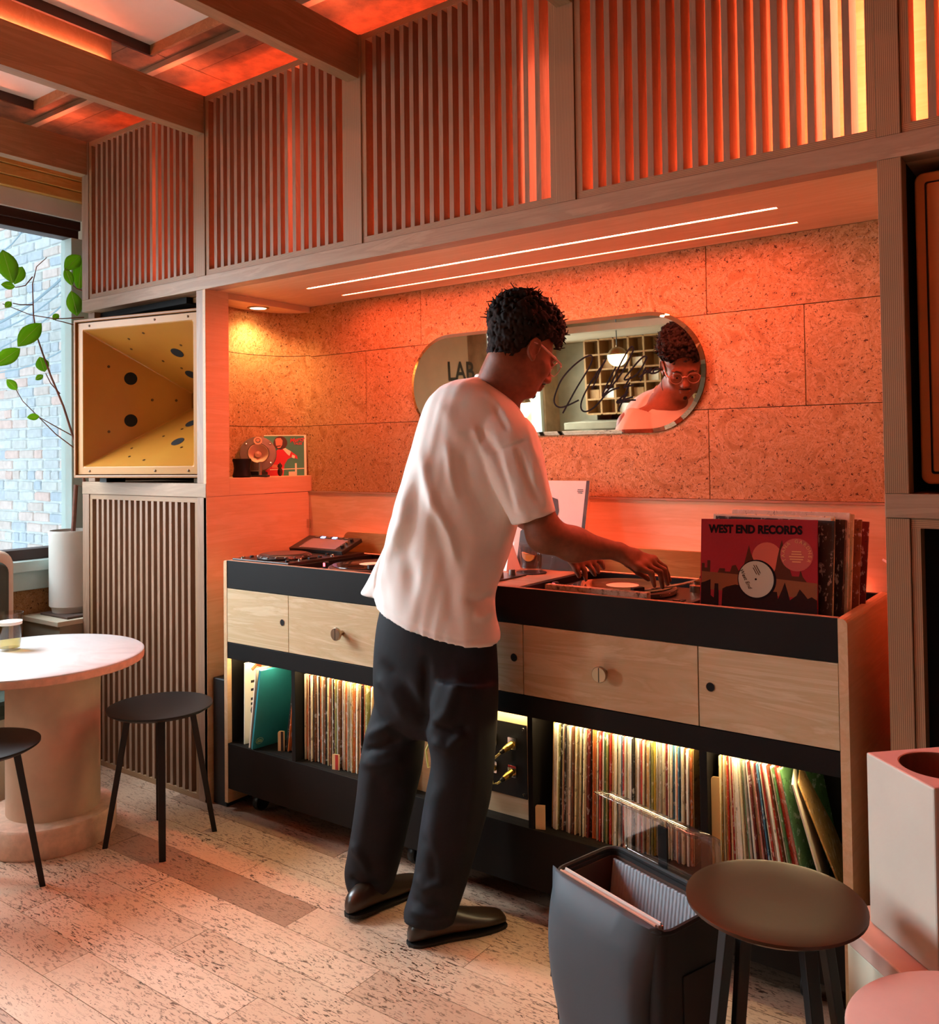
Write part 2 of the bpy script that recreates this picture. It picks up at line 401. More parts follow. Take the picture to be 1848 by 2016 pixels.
# soffit with two light slots
SF = struct(empty('ceiling_soffit', ((XL + XR) / 2, 2.5, ZS)))
ys = [YW + .0605, 2.505, 2.519, 2.706, 2.720, YB]
for a, c in ((0, 1), (2, 3), (4, 5)): bx('soffit_board', 'panel_wood', XL - .02, XR + .02, ys[a], ys[c], ZS, ZS + .02, SF)
for a in (1, 3):
    bx('soffit_board', 'panel_wood', XL - .02, -2.645, ys[a], ys[a + 1], ZS, ZS + .02, SF); bx('soffit_board', 'panel_wood', -.755, XR + .02, ys[a], ys[a + 1], ZS, ZS + .02, SF)
emit('led_strip', LED, 350); emit('led_strip_rear', LED, 80); emit('led_slat', (1, .15, .07), 110); emit('led_tube', (1, .17, .08), 105); emit('led_beam', (1, .20, .10), 75); emit('led_added_wash', LED, 30); emit('led_puck', (1, .20, .10), 120); emit('led_room', (1, .25, .12), 520)
for k, (yy, w) in enumerate(((2.505, 'nearer the room'), (2.706, 'nearer the cork wall'))):
    L = empty('light_strip', (-1.70, yy + .007, ZS + .002), 'long thin glowing light strip recessed in the booth ceiling, ' + w, 'light', 'ceiling light strips')
    bx('diffuser', 'led_strip' if k == 0 else 'led_strip_rear', -2.645, -.755, yy + .001, yy + .013, ZS + .002, ZS + .006, L); bx('channel', 'birch', -2.645, -.755, yy, yy + .014, ZS + .0065, ZS + .018, L)
# downlight of the niche
L = empty('downlight', (XL - .093, 2.604, 2.045), 'round glowing downlight in the top of the small niche', 'light')
emit('downlight_glow', (1, .62, .30), 22)
MB().lathe([(.036, -.002), (0, -.002)], 28).build('bulb_disc', 'downlight_glow', L, loc=(0, 0, 0))
MB().lathe([(.036, -.001), (.038, -.0045), (.047, -.0035), (.048, 0)], 32, cap=False).build('trim_ring', 'steel', L, True)
pl = bpy.data.lights.new('niche_lamp', 'SPOT'); pl.energy = 26; pl.color = (1, .55, .25); pl.spot_size = R(140); pl.spot_blend = 1; pl.shadow_soft_size = .03
po = bpy.data.objects.new('niche_lamp', pl); COL.objects.link(po); po.parent = L; po.location = (0, 0, -.012)

# ---- panelled front: posts, bands
posts = [(-3.873, -3.820), (-3.022, -2.9645), (-2.170, -2.099), (-1.317, -1.253), (-.441, -.389)]
pk = 1
for i, (a, c) in enumerate(posts):
    trim(pk, 'ply_x' if i else 'birch_v', a, c, YW, YW + .06, 2.1225, 2.858, bevel=.0008); pk += 1
trim(pk, 'birch_v', -3.873, -3.820, YW, YW + .06, 0, 1.2225, bevel=.0008); pk += 1
trim(pk, 'birch_v', -3.873, -3.820, YW + .03, YW + .09, 1.2795, 2.0665, bevel=.0008); pk += 1
trim(pk, 'birch_v', -3.022, -2.9645, YW, YW + .06, 0, 1.2225, bevel=.0008); pk += 1
trim(pk, 'birch_v', -3.022, -2.9645, YW, YW + .06, 1.2795, 2.0665, bevel=.0008); pk += 1
trim(pk, 'ply_x', -.441, -.389, YW, YW + .06, 0, 1.2225, bevel=.0008); pk += 1
trim(pk, 'ply_x', -.441, -.389, YW, YW + .06, 1.2805, 2.0665, bevel=.0008); pk += 1
trim(pk, 'birch', -3.873, 1.0, YW - .001, YW + .06, 2.067, 2.122, bevel=.0015); pk += 1
trim(pk, 'birch', -3.873, -2.9645, YW - .002, YW + .30, 1.223, 1.279, bevel=.0015); pk += 1
trim(pk, 'birch', -.441, 1.0, YW - .002, YW + .30, 1.224, 1.280, bevel=.0015); pk += 1
# dark linings of the loudspeaker bays
struct(bx('wall_bay_left', 'dark_void', -3.855, -3.16, 2.74, 2.76, 1.279, 2.04)); struct(bx('wall_bay_lid', 'dark_void', -3.855, -3.17, YW + .061, 2.76, 2.04, 2.066))
struct(bx('wall_bay_right', 'dark_void', -.385, 1.0, YB - .02, YB - .001, 1.280, 2.067)); struct(bx('wall_bay_post', 'dark_void', -.42, -.389, YW + .061, YB - .02, 0, 2.066))
struct(bx('wall_column_left', 'birch_v', -3.873, -3.855, YW + .061, YB, 0, 2.858))
struct(bx('wall_low_back', 'dark_void', -.385, 1.0, YW + .1, YW + .12, 0, 1.223))

# ---- slatted panels
dep, thk = .074, .0172
slat_mesh = {}
def slat_panel(name, x0, x1, z0, z1, n, label, dark=False, yoff=0.004, depth=None, gapbot=.022):
    depth = depth or dep
    P = empty(name, ((x0 + x1) / 2, YW + yoff, z0), label, 'slatted panel', 'slatted wall panels')
    fr = .020
    a0, a1 = x0 + .0015, x1 - .0015
    bx('frame_rail', 'ply_z', a0, a1, YW + yoff, YW + yoff + depth, z0, z0 + gapbot, P, .0006); bx('frame_rail', 'ply_z', a0, a1, YW + yoff, YW + yoff + depth, z1 - .022, z1, P, .0006)
    bx('frame_stile', 'ply_x', a0, a0 + fr, YW + yoff, YW + yoff + depth, z0 + gapbot, z1 - .022, P, .0006); bx('frame_stile', 'ply_x', a1 - fr, a1, YW + yoff, YW + yoff + depth, z0 + gapbot, z1 - .022, P, .0006)
    ia, ib = a0 + fr, a1 - fr; pitch = (ib - ia) / n; h = z1 - z0 - gapbot - .022; key = (round(h, 3), depth)
    if key not in slat_mesh: slat_mesh[key] = MB().box(-thk / 2, thk / 2, 0, depth, 0, h).mesh('slat', 'birch_v')
    for k in range(1, n):
        o = bpy.data.objects.new('slat', slat_mesh[key]); COL.objects.link(o); o.parent = P
        o.location = (ia + k * pitch - (x0 + x1) / 2, random.uniform(0, .001), gapbot)
    return P
lab = ['upper slatted panel above the yellow horn, next to the window', 'upper slatted panel second from the window, right of the horn bay', 'upper slatted panel between the first two full ceiling beams from the right', 'widest-gapped upper slatted panel above the right end of the booth', 'upper slatted panel cut off at the top right corner']
for (p, q), l in zip(zip(posts, posts[1:] + [(.468, .53)]), lab):
    slat_panel('slat_panel', p[1], q[0], 2.1225, 2.857, 18, l)
slat_panel('slat_panel', -3.820, -3.022, .0, 1.222, 18, 'tall slatted panel below the yellow horn beside the round table', depth=.03)
slat_panel('slat_panel', -.389, .468, .0, 1.223, 9, 'dark slatted panel at the right edge below the brown loudspeaker', depth=.05)
struct(bx('wall_slat_backing', 'birch_v', -3.80, -3.042, YW + .0345, YW + .05, 0.023, 1.20))
bayn = ['in the bay next to the window', 'in the bay right of the horn', 'above the middle of the booth', 'above the right end of the booth', 'in the top right corner']
# backing of the upper cavity and the light strips that glow behind the slats
struct(bx('wall_cavity_back', 'panel_wood', -3.855, 1.0, YW + .34, YW + .36, 2.09, ZC)); struct(bx('wall_cavity_floor', 'panel_wood', -3.855, XL - .03, YW + .061, YW + .34, 2.068, 2.088)); struct(bx('wall_cavity_floor_right', 'panel_wood', XR + .03, 1.0, YW + .061, YW + .34, 2.068, 2.088))
for (p, q) in zip(posts, posts[1:] + [(.468, .53)]):
    L = bx('cove_light', 'led_slat', p[1] + .06, q[0] - .06, YW + .20, YW + .222, 2.090, 2.100); xm = (p[1] + q[0]) / 2
    tag(L, 'orange light strip lying behind the slats, ' + bayn[posts.index(p)], 'light', 'cove lights behind the slats')
    xt = q[0] - (.24 if posts.index(p) < 2 else .035); L2 = MB().lathe([(.014, 0), (.014, .52)], 12).build('cove_tube', 'led_tube', None, True); L2.location = (xt, YW + .24, 2.16)
    tag(L2, 'upright orange light tube behind the slats, ' + bayn[posts.index(p)], 'light', 'light tubes behind the slats')

tag(bx('added_wash_light', 'led_added_wash', -2.80, -.60, 2.772, 2.784, .955, .962), 'added unseen orange light strip behind the booth, brightening wall and soffit', 'light')  # added strip, out of sight, to brighten the lower wall and soffit
# ---- ceiling beams
bl = {-3.829: 'short ceiling beam nearest the window, meeting the first slatted panel', -2.966: 'second ceiling beam from the window, with a bright orange board above it', -2.108: 'nearest fully visible ceiling beam, running to the top edge of the photo', -1.255: 'ceiling beam whose end just shows at the very top edge', -.391: 'ceiling beam above the right end of the booth'}
for xr, l in bl.items():
    B = empty('ceiling_beam', (xr - .026, 1.0, 2.703), l, 'beam', 'ceiling beams')
    bx('beam_board', 'beam_wood', xr - .052, xr, Y0, YW - .001, 2.703, 2.858, B, .001)
    bx('upper_board', 'panel_wood', xr - .050, xr - .030, Y0, 1.86, 2.8585, ZC - .007, B, .0005)
    bx('light_strip', 'led_beam', xr - .028, xr - .020, .56, 1.84, 2.8582, 2.861, B)
    bx('light_strip', 'led_room', xr - .030, xr - .016, Y0 + .2, .55, 2.8612, 2.866, B)
    bx('light_puck', 'led_puck', xr - .044, xr - .018, 2.13, 2.21, 2.8582, 2.8605, B)
    # ceiling panel in the bay to the right of this beam
for xa, pw_, l in ((-2.94, .74, 'white ceiling panel with a brown frame coloured dark on its unlit sides, between the two nearest beams'), (-3.80, .60, 'white ceiling panel with a brown frame coloured dark on its unlit sides, above the round table')):
    P = empty('ceiling_panel', (xa + .38, 1.4, ZC - .06), l, 'ceiling panel', 'framed ceiling panels')
    bx('panel_board', 'white_paint', xa + .012, xa + pw_, .6, 1.978, ZC - .02, ZC - .012, P)
    bx('frame_board', 'dark_brown', xa, xa + .012, .6, 1.99, ZC - .058, ZC - .008, P); bx('frame_board', 'beam_wood', xa + .012, xa + pw_, 1.978, 1.99, ZC - .058, ZC - .008, P); bx('frame_board', 'dark_brown', xa + pw_, xa + pw_ + .012, .6, 1.99, ZC - .016, ZC - .008, P)  # unlit frame sides coloured dark, the side that catches light coloured pale
tag(bx('ceiling_batten', 'birch', -4.15, 1.0, 2.105, 2.135, ZC - .03, ZC - .0065, bevel=.001), 'pale wooden batten running along the cork ceiling parallel to the wall', 'batten')
# ------------------------------------------------------------------ outside: brick wall and cables
BW = empty('brick_wall', (-6.4, 3.3, 0), 'sunlit old brick wall with pale mortar seen through the window', 'brick wall')
bx('mortar', 'mortar', -9.5, -4.3, 3.3, 3.5, -.2, 4.2, BW)
cols = ['#C3C9CB', '#CDD2D2', '#B9C3CA', '#D9C9C2', '#D8BFB6', '#C2C5C2', '#CACDCA', '#B4C0CA', '#D0C4BD']
bm_ = []
for i, c in enumerate(cols):
    plain('brick_%d' % i, c, .9, var=.12, nscale=22, bmp=.5)
def brick_mesh(w, mi, seed):
    rr = random.Random(seed); mb = MB(); h = .062
    p = []
    for (px, pz) in rrect(-w / 2, w / 2, 0, h, .012, 2): p.append((px + rr.uniform(-.003, .003), pz + rr.uniform(-.003, .003)))
    n = len(p); vs = [(a, -.013, b_) for a, b_ in [(q[0] * .94, (q[1] - h / 2) * .88 + h / 2) for q in p]] + [(a, -.005, b_) for a, b_ in p] + [(a, .01, b_) for a, b_ in p]
    mb.add(vs, [tuple(range(n))] + [(i + k * n, n * (k + 1) + i, n * (k + 1) + (i + 1) % n, n * k + (i + 1) % n) for k in range(2) for i in range(n)], 0)
    return mb.mesh('brick', 'brick_%d' % mi)
bmesh_s = [brick_mesh(.205, i % 9, i) for i in range(22)]; bmesh_h = [brick_mesh(.098, i % 9, 50 + i) for i in range(18)]
zr = .56; r_ = 0
while zr < 3.45:
    hd = (r_ % 6 == 3); x = -6.85 + (r_ % 2) * .11 + random.uniform(0, .03)
    while x < -5.3:
        w = .108 if hd or random.random() < .12 else .216
        o = bpy.data.objects.new('brick', random.choice(bmesh_h if w < .15 else bmesh_s)); COL.objects.link(o); o.parent = BW
        o.location = Vector((x + w / 2, 3.3, zr + random.uniform(-.002, .002))) - Vector(BW.location); o.rotation_euler = (0, random.uniform(-.015, .015), 0)
        x += w
    zr += .0755; r_ += 1
mbx = MB(); zr = .56; r_ = 0
while zr < 3.45:
    for xa, xb in ((-9.4, -6.90), (-5.22, -4.45)):
        x = xa + (r_ % 2) * .11
        while x < xb:
            mbx.box(x + .006, x + .208, -.011, .01, zr, zr + .062, random.randrange(9)); x += .216
    zr += .0755; r_ += 1
o = mbx.build('brick_courses', ['brick_%d' % i for i in range(9)], BW, loc=Vector((0, 3.3, 0)) - Vector(BW.location)); o['kind'] = 'stuff'
plain('cable', '#8FA7B4', .6)
for k, (a, b_) in enumerate((((-10, 640), (170, 500)), ((-10, 690), (170, 555)), ((-10, 655), (170, 530)), ((-10, 735), (170, 660)), ((-10, 500), (60, 430)))):
    p, q = aty(*a, 3.1), aty(*b_, 3.0); pts = [p + (q - p) * s_ - np.array([0, 0, .05 * math.sin(math.pi * s_)]) for s_ in np.linspace(-.3, 1.3, 9)]
    o = MB().tube(pts, .005 if k else .009, 6).build('overhead_cable', 'cable', None, True)
    tag(o, ['thickest grey cable hanging across the brick wall outside', 'lowest but one grey cable sagging across the brick wall outside', 'thin grey cable sagging just under the thickest one outside', 'lowest thin cable outside, behind the branch', 'short thin cable at the top left corner of the window'][k], 'cable', 'cables outside the window')

# ------------------------------------------------------------------ indoor plant with branches in front of the window
XP = -4.02
plain('branch', '#7A4A38', .7, var=.2, nscale=30); 
m, t, b = nt('leaf'); g = noise(t, coords(t, rnd=True), 9); t.links.new(ramp(t, g, [(.3, rgb('#4E8F22')), (.7, rgb('#8CBF3A'))]), b.inputs['Base Color']); b.inputs['Roughness'].default_value = .4
b.inputs['Transmission Weight'].default_value = 0; b.inputs['Subsurface Weight'].default_value = .0
tr = N(t, 'ShaderNodeBsdfTranslucent'); tr.inputs[0].default_value = rgb('#A6D040'); mx = N(t, 'ShaderNodeMixShader'); mx.inputs[0].default_value = .6
t.links.new(b.outputs[0], mx.inputs[1]); t.links.new(tr.outputs[0], mx.inputs[2]); t.links.new(mx.outputs[0], t.nodes['Material Output'].inputs[0])
plain('leaf_vein', '#C9DE7A', .5)
PT = empty('potted_ficus', (-4.05, 2.30, .66), 'leafy branching houseplant with large green leaves in front of the window', 'plant')
def px(u, v, dx=0): return Vector(atx(u, v, XP + dx)) - Vector(PT.location)
brs = [[(158, 905), (125, 800), (100, 740), (82, 690), (72, 660), (66, 620), (64, 560), (72, 525), (92, 507)], [(165, 625), (110, 628), (60, 620), (30, 608), (5, 598)], [(150, 885), (110, 855), (75, 820), (45, 790), (32, 768)], [(150, 862), (110, 840), (78, 822)], [(165, 645), (125, 634), (108, 630)], [(118, 775), (100, 755), (90, 735)], [(64, 600), (40, 600), (25, 597)], [(64, 545), (50, 562), (30, 566)], [(162, 572), (150, 568), (143, 562)]]
for k, bp in enumerate(brs):
    pts = [px(u, v, .02 * math.sin(i * .9 + k)) for i, (u, v) in enumerate(bp)]
    MB().tube(pts, [max(.0018, .0055 - .0005 * i - (.0025 if k else 0)) for i in range(len(pts))], 7).build('branch', 'branch', PT, True)
# trunk hidden behind the column down into the pot
MB().tube([px(158, 905), px(168, 960), Vector((.0, .02, .6)), Vector((0, 0, .3))], [.006, .008, .01, .011], 8).build('trunk', 'branch', PT, True)
def leaf(base, tip, wfrac, tilt=0):
    b0, t0 = px(*base), px(*tip); ax = t0 - b0; L = ax.length; a = ax.normalized(); nrm = Vector((.87, -.45, .1 + tilt)).normalized(); s_ = a.cross(nrm).normalized(); nrm = s_.cross(a)
    mb = MB(); vs = []; fs = []; n = 9; prof = [0, .42, .72, .92, 1, .95, .8, .5, .04]
    for i in range(n):
        f = i / (n - 1); c = b0 + a * L * f + nrm * (.05 * L * math.sin(f * 3.1))
        for q in (-1, -.5, 0, .5, 1): vs.append(c + s_ * q * wfrac * L * .5 * prof[i] + nrm * (abs(q) * .05 * L * prof[i] + .012 * L * math.sin(f * 14) * q))
    for i in range(n - 1):
        for q in range(4): fs.append((i * 5 + q, i * 5 + q + 1, i * 5 + q + 6, i * 5 + q + 5))
    o = mb.add(vs, fs).build('leaf', 'leaf', PT, True)
    md = o.modifiers.new('thick', 'SOLIDIFY'); md.thickness = .0012
    v_ = MB().tube([b0 + a * L * f + nrm * (.05 * L * math.sin(f * 3.1) + .0015) for f in np.linspace(0, .95, 7)], .0009, 5); v_.build('midrib', 'leaf_vein', o, True)
for bs, tp, wf in (((25, 558), (5, 492), .58), ((28, 560), (44, 525), .62), ((30, 565), (2, 560), .6), ((127, 533), (158, 503), .6), ((142, 563), (128, 528), .5), ((155, 572), (160, 512), .45), ((140, 572), (152, 622), .6), ((150, 618), (152, 590), .5), ((82, 636), (35, 682), .5), ((40, 686), (-10, 720), .5), ((78, 702), (88, 732), .8), ((85, 738), (70, 748), .6), ((34, 768), (13, 747), .6), ((78, 820), (53, 822), .55), ((10, 606), (22, 594), .7), ((104, 630), (115, 618), .7)): leaf(bs, tp, wf)
plain('pot_white', '#D9D5CB', .45, var=.03); plain('soil', '#2B1C14', .95, bmp=.5)
q = MB().lathe([(.088, 0), (.092, .02), (.102, .03), (.103, .36), (.106, .37), (.106, .385), (.098, .385), (.098, .34), (0, .34)], 40); q.build('pot', 'pot_white', PT, True); MB().lathe([(.097, .341), (0, .346)], 24).build('soil', 'soil', PT)
# ledge under the pot
LG = empty('planter_ledge', (-4.03, 2.45, 0), 'low grey concrete ledge with pale top under the white pot', 'ledge')
plain('concrete_grey', '#8C8672', .75, var=.15, nscale=7, bmp=.2)
bx('ledge_body', 'concrete_grey', -4.2, -3.874, 2.14, 2.83, 0, .625, LG); bx('ledge_top', 'cream', -4.2, -3.874, 2.13, 2.83, .625, .648, LG, .003)
plain('felt', '#5A463C', .9); tag(bx('plant_mat', 'felt', -4.14, -3.90, 2.19, 2.42, .6482, .659, bevel=.003), 'thin dark mat under the white plant pot', 'mat')

# ------------------------------------------------------------------ banquette
BQ = empty('banquette', (-4.0, 1.55, 0), 'cream banquette with dark green back cushion beside the window', 'bench')
plain('upholstery_cream', '#DCD3C0', .7, var=.04, bmp=.1); plain('velvet_green', '#3E4A3F', .75, var=.25, nscale=5, bmp=.1)
mb = MB(); pr = rrect(.9, 1.965, .42, .99, [.07, .02, .02, .02], 6)
Mr = Matrix(((0, 1, 0, 0), (1, 0, 0, 0), (0, 0, 1, 0), (0, 0, 0, 1)))
mb.prism(pr, (-4.19, -3.93), 0, Mr); o = mb.build('back_shell', 'upholstery_cream', BQ, True, .012, loc=-Vector(BQ.location))
mb = MB().prism(rrect(.92, 1.925, .44, .945, [.05, .02, .02, .02], 6), (-3.95, -3.885), 0, Mr); mb.build('back_cushion', 'velvet_green', BQ, True, .02, loc=-Vector(BQ.location), seg=3)
bx('seat', 'velvet_green', -4.15, -3.55, .9, 1.95, .36, .44, BQ, .02); bx('base', 'upholstery_cream', -4.15, -3.60, .92, 1.93, 0, .36, BQ, .01)

# ------------------------------------------------------------------ round table
TB = empty('round_table', (-3.212, 1.675, 0), 'round stone-topped pedestal table on a fat drum base by the window', 'table')
m, t, b = nt('stone_top'); v = coords(t); f = noise(t, v, 4, 5, .6, 1.5); t.links.new(ramp(t, f, [(.3, rgb('#B9B6B2')), (.55, rgb('#CBC8C4')), (.75, rgb('#BDB7B0'))]), b.inputs['Base Color']); b.inputs['Roughness'].default_value = .28
plain('stone_edge', '#D8B095', .7, var=.15, nscale=30, bmp=.3); plain('plaster_drum', '#C7A68C', .8, var=.15, nscale=5, bmp=.15)
MB().lathe([(0, .672), (.374, .672), (.38, .668), (.38, .664)], 72).build('top_surface', 'stone_top', TB, True)
MB().lathe([(.38, .664), (.381, .655), (.379, .64), (.372, .636), (0, .636)], 72).build('top_edge', 'stone_edge', TB, True)
MB().lathe([(.160, .1), (.162, .636)], 56).build('pedestal', 'plaster_drum', TB, True, loc=(0, .075, 0)); MB().lathe([(.225, 0), (.229, .01), (.229, .092), (.222, .1), (0, .1)], 64).build('base_drum', 'stone_edge', TB, True, loc=(0, .06, 0))
# beer
BG = empty('beer_glass', (-3.362, 1.663, .6725), 'small tapered glass half full of pale beer on the round table', 'glass')
MB().lathe([(0, .001), (.036, .001), (.047, .140), (.0455, .140), (.0350, .010), (0, .010)], 32).build('tumbler', 'drink_glass', BG, True)
MB().lathe([(0, .0105), (.0345, .0105), (.0420, .096), (0, .096)], 32).build('beer', 'beer', BG, True)
plain('foam', '#F3EFE2', .8); MB().lathe([(.0420, .0965), (.0432, .108), (0, .108)], 32).build('foam', 'foam', BG, True)

# ------------------------------------------------------------------ stools
plain('stool_black', '#110F0E', .45, 0, .35, bmp=.02); plain('stool_bronze', '#3A2410', .34, .5)
def stool(loc, rot, label, top='stool_black', h=.485, rad=.184):
    S = empty('stool', loc, label, 'stool', 'round four-legged stools', (0, 0, rot))
    MB().lathe([(0, h - .006), (rad * .6, h - .005), (rad * .93, h), (rad, h - .001), (rad, h - .007), (rad * .9, h - .018), (rad * .7, h - .028), (0, h - .028)], 56).build('seat', top, S, True)
    MB().lathe([(rad * .62, h - .032), (rad * .66, h - .028)], 40).build('seat_ring', 'stool_black', S, True)
    for k in range(4):
        a = R(45 + 90 * k); rd = Vector((math.cos(a), math.sin(a), 0)); tn = Vector((-math.sin(a), math.cos(a), 0)); mb = MB()
        t0, b0 = rd * rad * .60, rd * rad * 1.02; vs = []
        for c, zz, hw, hd in ((b0, 0, .0115, .009), (t0, h - .029, .0135, .011)):
            for sx, sy in ((-1, -1), (1, -1), (1, 1), (-1, 1)): vs.append(c + tn * sx * hw + rd * sy * hd + Vector((0, 0, zz)))
        mb.add(vs, [(3, 2, 1, 0), (4, 5, 6, 7), (0, 1, 5, 4), (1, 2, 6, 5), (2, 3, 7, 6), (3, 0, 4, 7)]).build('leg', 'stool_black', S, bevel=.002)
    return S
stool((-2.835, 1.945, 0), R(12), 'black round stool standing in front of the tall slatted panel')
stool((-2.93, 1.345, 0), R(20), 'black round stool cut off by the left edge of the photo')
stool((-.556, 1.745, 0), R(5), 'stool with a bronze-brown sheen beside the wheeled record bag', 'stool_bronze', .515, .168)
# ------------------------------------------------------------------ right foreground: planter, bench block, round table, tops tinted for the orange light above
ang = math.atan2(-.155, .161)     # direction of the planter's lit face
plain('planter_concrete', '#BBB6A6', .7, var=.05, nscale=6, bmp=.1); plain('orange_lit_top', '#CFA898', .6, var=.06, nscale=10); plain('cream_side', '#CFC4AC', .7, var=.06)  # the pink of the tops stands for orange light falling from above
PL = empty('square_planter', (-.439, 1.994, .398), 'pale concrete square planter with a round opening at the right edge', 'planter', rot=(0, 0, ang))
mb = MB(); w, hh, rr_ = .207, .352, .081; c = (w / 2, w / 2)
sq = [(p_[0], p_[1]) for p_ in rrect(0, w, 0, w, .008, 3)]; n = len(sq)
ci = []
for (a_, b_) in sq:
    an = math.atan2(b_ - c[1], a_ - c[0]); ci.append((c[0] + rr_ * math.cos(an), c[1] + rr_ * math.sin(an)))
# finer circle: resample both rings
K_ = 64; ring = [(c[0] + rr_ * math.cos(2 * math.pi * k / K_), c[1] + rr_ * math.sin(2 * math.pi * k / K_)) for k in range(K_)]
def sqp(an, r=.5 * w):
    ca, sa = math.cos(an), math.sin(an); s_ = r / max(abs(ca), abs(sa)); return (c[0] + ca * s_, c[1] + sa * s_)
outr = [sqp(2 * math.pi * (k + .5) / K_ - math.pi / K_) for k in range(K_)]
V = [(x, y, 0) for x, y in outr] + [(x, y, hh) for x, y in outr] + [(x, y, hh) for x, y in ring] + [(x, y, .05) for x, y in ring]
mb.add(V, [tuple(range(K_ - 1, -1, -1))] + [(i + k * K_, (i + 1) % K_ + k * K_, (i + 1) % K_ + (k + 1) * K_, i + (k + 1) * K_) for k in (0,) for i in range(K_)])
mb.f += [(i + K_, (i + 1) % K_ + K_, (i + 1) % K_ + 2 * K_, i + 2 * K_) for i in range(K_)] + [(i + 2 * K_, (i + 1) % K_ + 2 * K_, (i + 1) % K_ + 3 * K_, i + 3 * K_) for i in range(K_)] + [tuple(range(3 * K_, 4 * K_))]
mb.m += [1] * K_ + [2] * (K_ + 1)
plain('planter_inside', '#7A4630', .8)
mb.build('planter_body', ['planter_concrete', 'orange_lit_top', 'planter_inside'], PL, bevel=.004)
BK = empty('bench_block', (-.439, 1.994, 0), 'cream block whose top is coloured pink as if under orange light, carrying the square planter', 'bench', rot=(0, 0, ang))
def slab(z0, z1, g, mt, nm):
    pr = rrect(-.060 - g, .36 + g, -.05 - g, .26 + g, [.02, .08, .08, .02], 7)
    mb = MB(); mb.prism(pr, (z0, z1), 0, Matrix(((1, 0, 0, 0), (0, 0, 1, 0), (0, 1, 0, 0), (0, 0, 0, 1)))); return mb.build(nm, mt, BK, True, .003)
slab(0, .358, 0, 'cream_side', 'block_body'); slab(.360, .397, .004, 'orange_lit_top', 'block_top')
PTB = empty('pink_lit_table', (-.168, 1.552, 0), 'round tabletop coloured pink as if under orange light, cut off by the bottom right corner', 'table')
MB().lathe([(0, .478), (.205, .478), (.21, .474), (.21, .455), (.2, .45), (0, .45)], 64).build('table_top', 'orange_lit_top', PTB, True)
MB().lathe([(.06, 0), (.06, .45)], 32).build('pedestal', 'cream_side', PTB, True)

# ------------------------------------------------------------------ wheeled record bag
ba = math.atan2(-.109, .307)
BGR = empty('record_bag', (-1.093, 1.805, 0), 'slate-blue and black wheeled record bag standing open on the floor', 'bag', rot=(0, 0, ba))
plain('bag_slate', '#384046', .62, var=.1, nscale=5, bmp=.08); plain('bag_black', '#0E0D0D', .7, bmp=.1); plain('bag_lining', '#4A3326', .8, bmp=.2); 
m, t, b = nt('bag_quilt'); v = coords(t, (1, 1, 1)); w1_ = N(t, 'ShaderNodeTexWave', bands_direction='DIAGONAL'); w1_.inputs['Scale'].default_value = 22; t.links.new(v, w1_.inputs[0]); w2_ = N(t, 'ShaderNodeTexWave', bands_direction='X'); w2_.inputs['Scale'].default_value = 30; t.links.new(v, w2_.inputs[0])
b.inputs['Base Color'].default_value = rgb('#8C949A'); b.inputs['Roughness'].default_value = .6; bump(t, b, mix(t, .5, w1_.outputs[0], w2_.outputs[0]), .6, .004)
BWd, BD, BH = .343, .195, .407
def xy(pr, z0, z1): return dict()
Mz = Matrix(((1, 0, 0, 0), (0, 0, 1, 0), (0, 1, 0, 0), (0, 0, 0, 1)))
def ringwall(nm, x0, x1, y0, y1, z0, z1, r, th, mt, parent, slope=0):
    po = rrect(x0, x1, y0, y1, r, 5); pi = rrect(x0 + th, x1 - th, y0 + th, y1 - th, max(.004, r - th), 5); n = len(po)
    zt_ = lambda p: z1 + slope * (p[1] - y0)
    V = [(a, c_, z0) for a, c_ in po] + [(a, c_, zt_((a, c_))) for a, c_ in po] + [(a, c_, zt_((a, c_))) for a, c_ in pi] + [(a, c_, z0 + .01) for a, c_ in pi]
    mb = MB(); mb.add(V, [(i + k * n, (i + 1) % n + k * n, (i + 1) % n + (k + 1) * n, i + (k + 1) * n) for k in range(3) for i in range(n)] + [tuple(range(n - 1, -1, -1)), tuple(range(3 * n, 4 * n))])
    return mb.build(nm, mt, parent, True)
ringwall('bag_body', 0, BWd, 0, BD, .03, BH - .012, .022, .008, 'bag_black', BGR, .06)
ringwall('bag_lining', .009, BWd - .009, .009, BD - .009, .05, BH - .02, .016, .003, 'bag_lining', BGR, .06)
MB().tube([(a, c_, BH - .008 + .06 * c_) for a, c_ in rrect(-.001, BWd + .001, -.001, BD + .001, .036, 5)] + [(BWd + .001 - .0, .9 * BD, BH - .008 + .06 * .9 * BD)], .0065, 7).build('rim_piping', 'bag_black', BGR, True)
# quilted divider, leaning
mb = MB().box(0, BWd - .05, -.004, .004, 0, .30); mb.build('divider', 'bag_quilt', BGR, False, .002, (.025, BD - .07, .10), (R(-9), 0, 0))
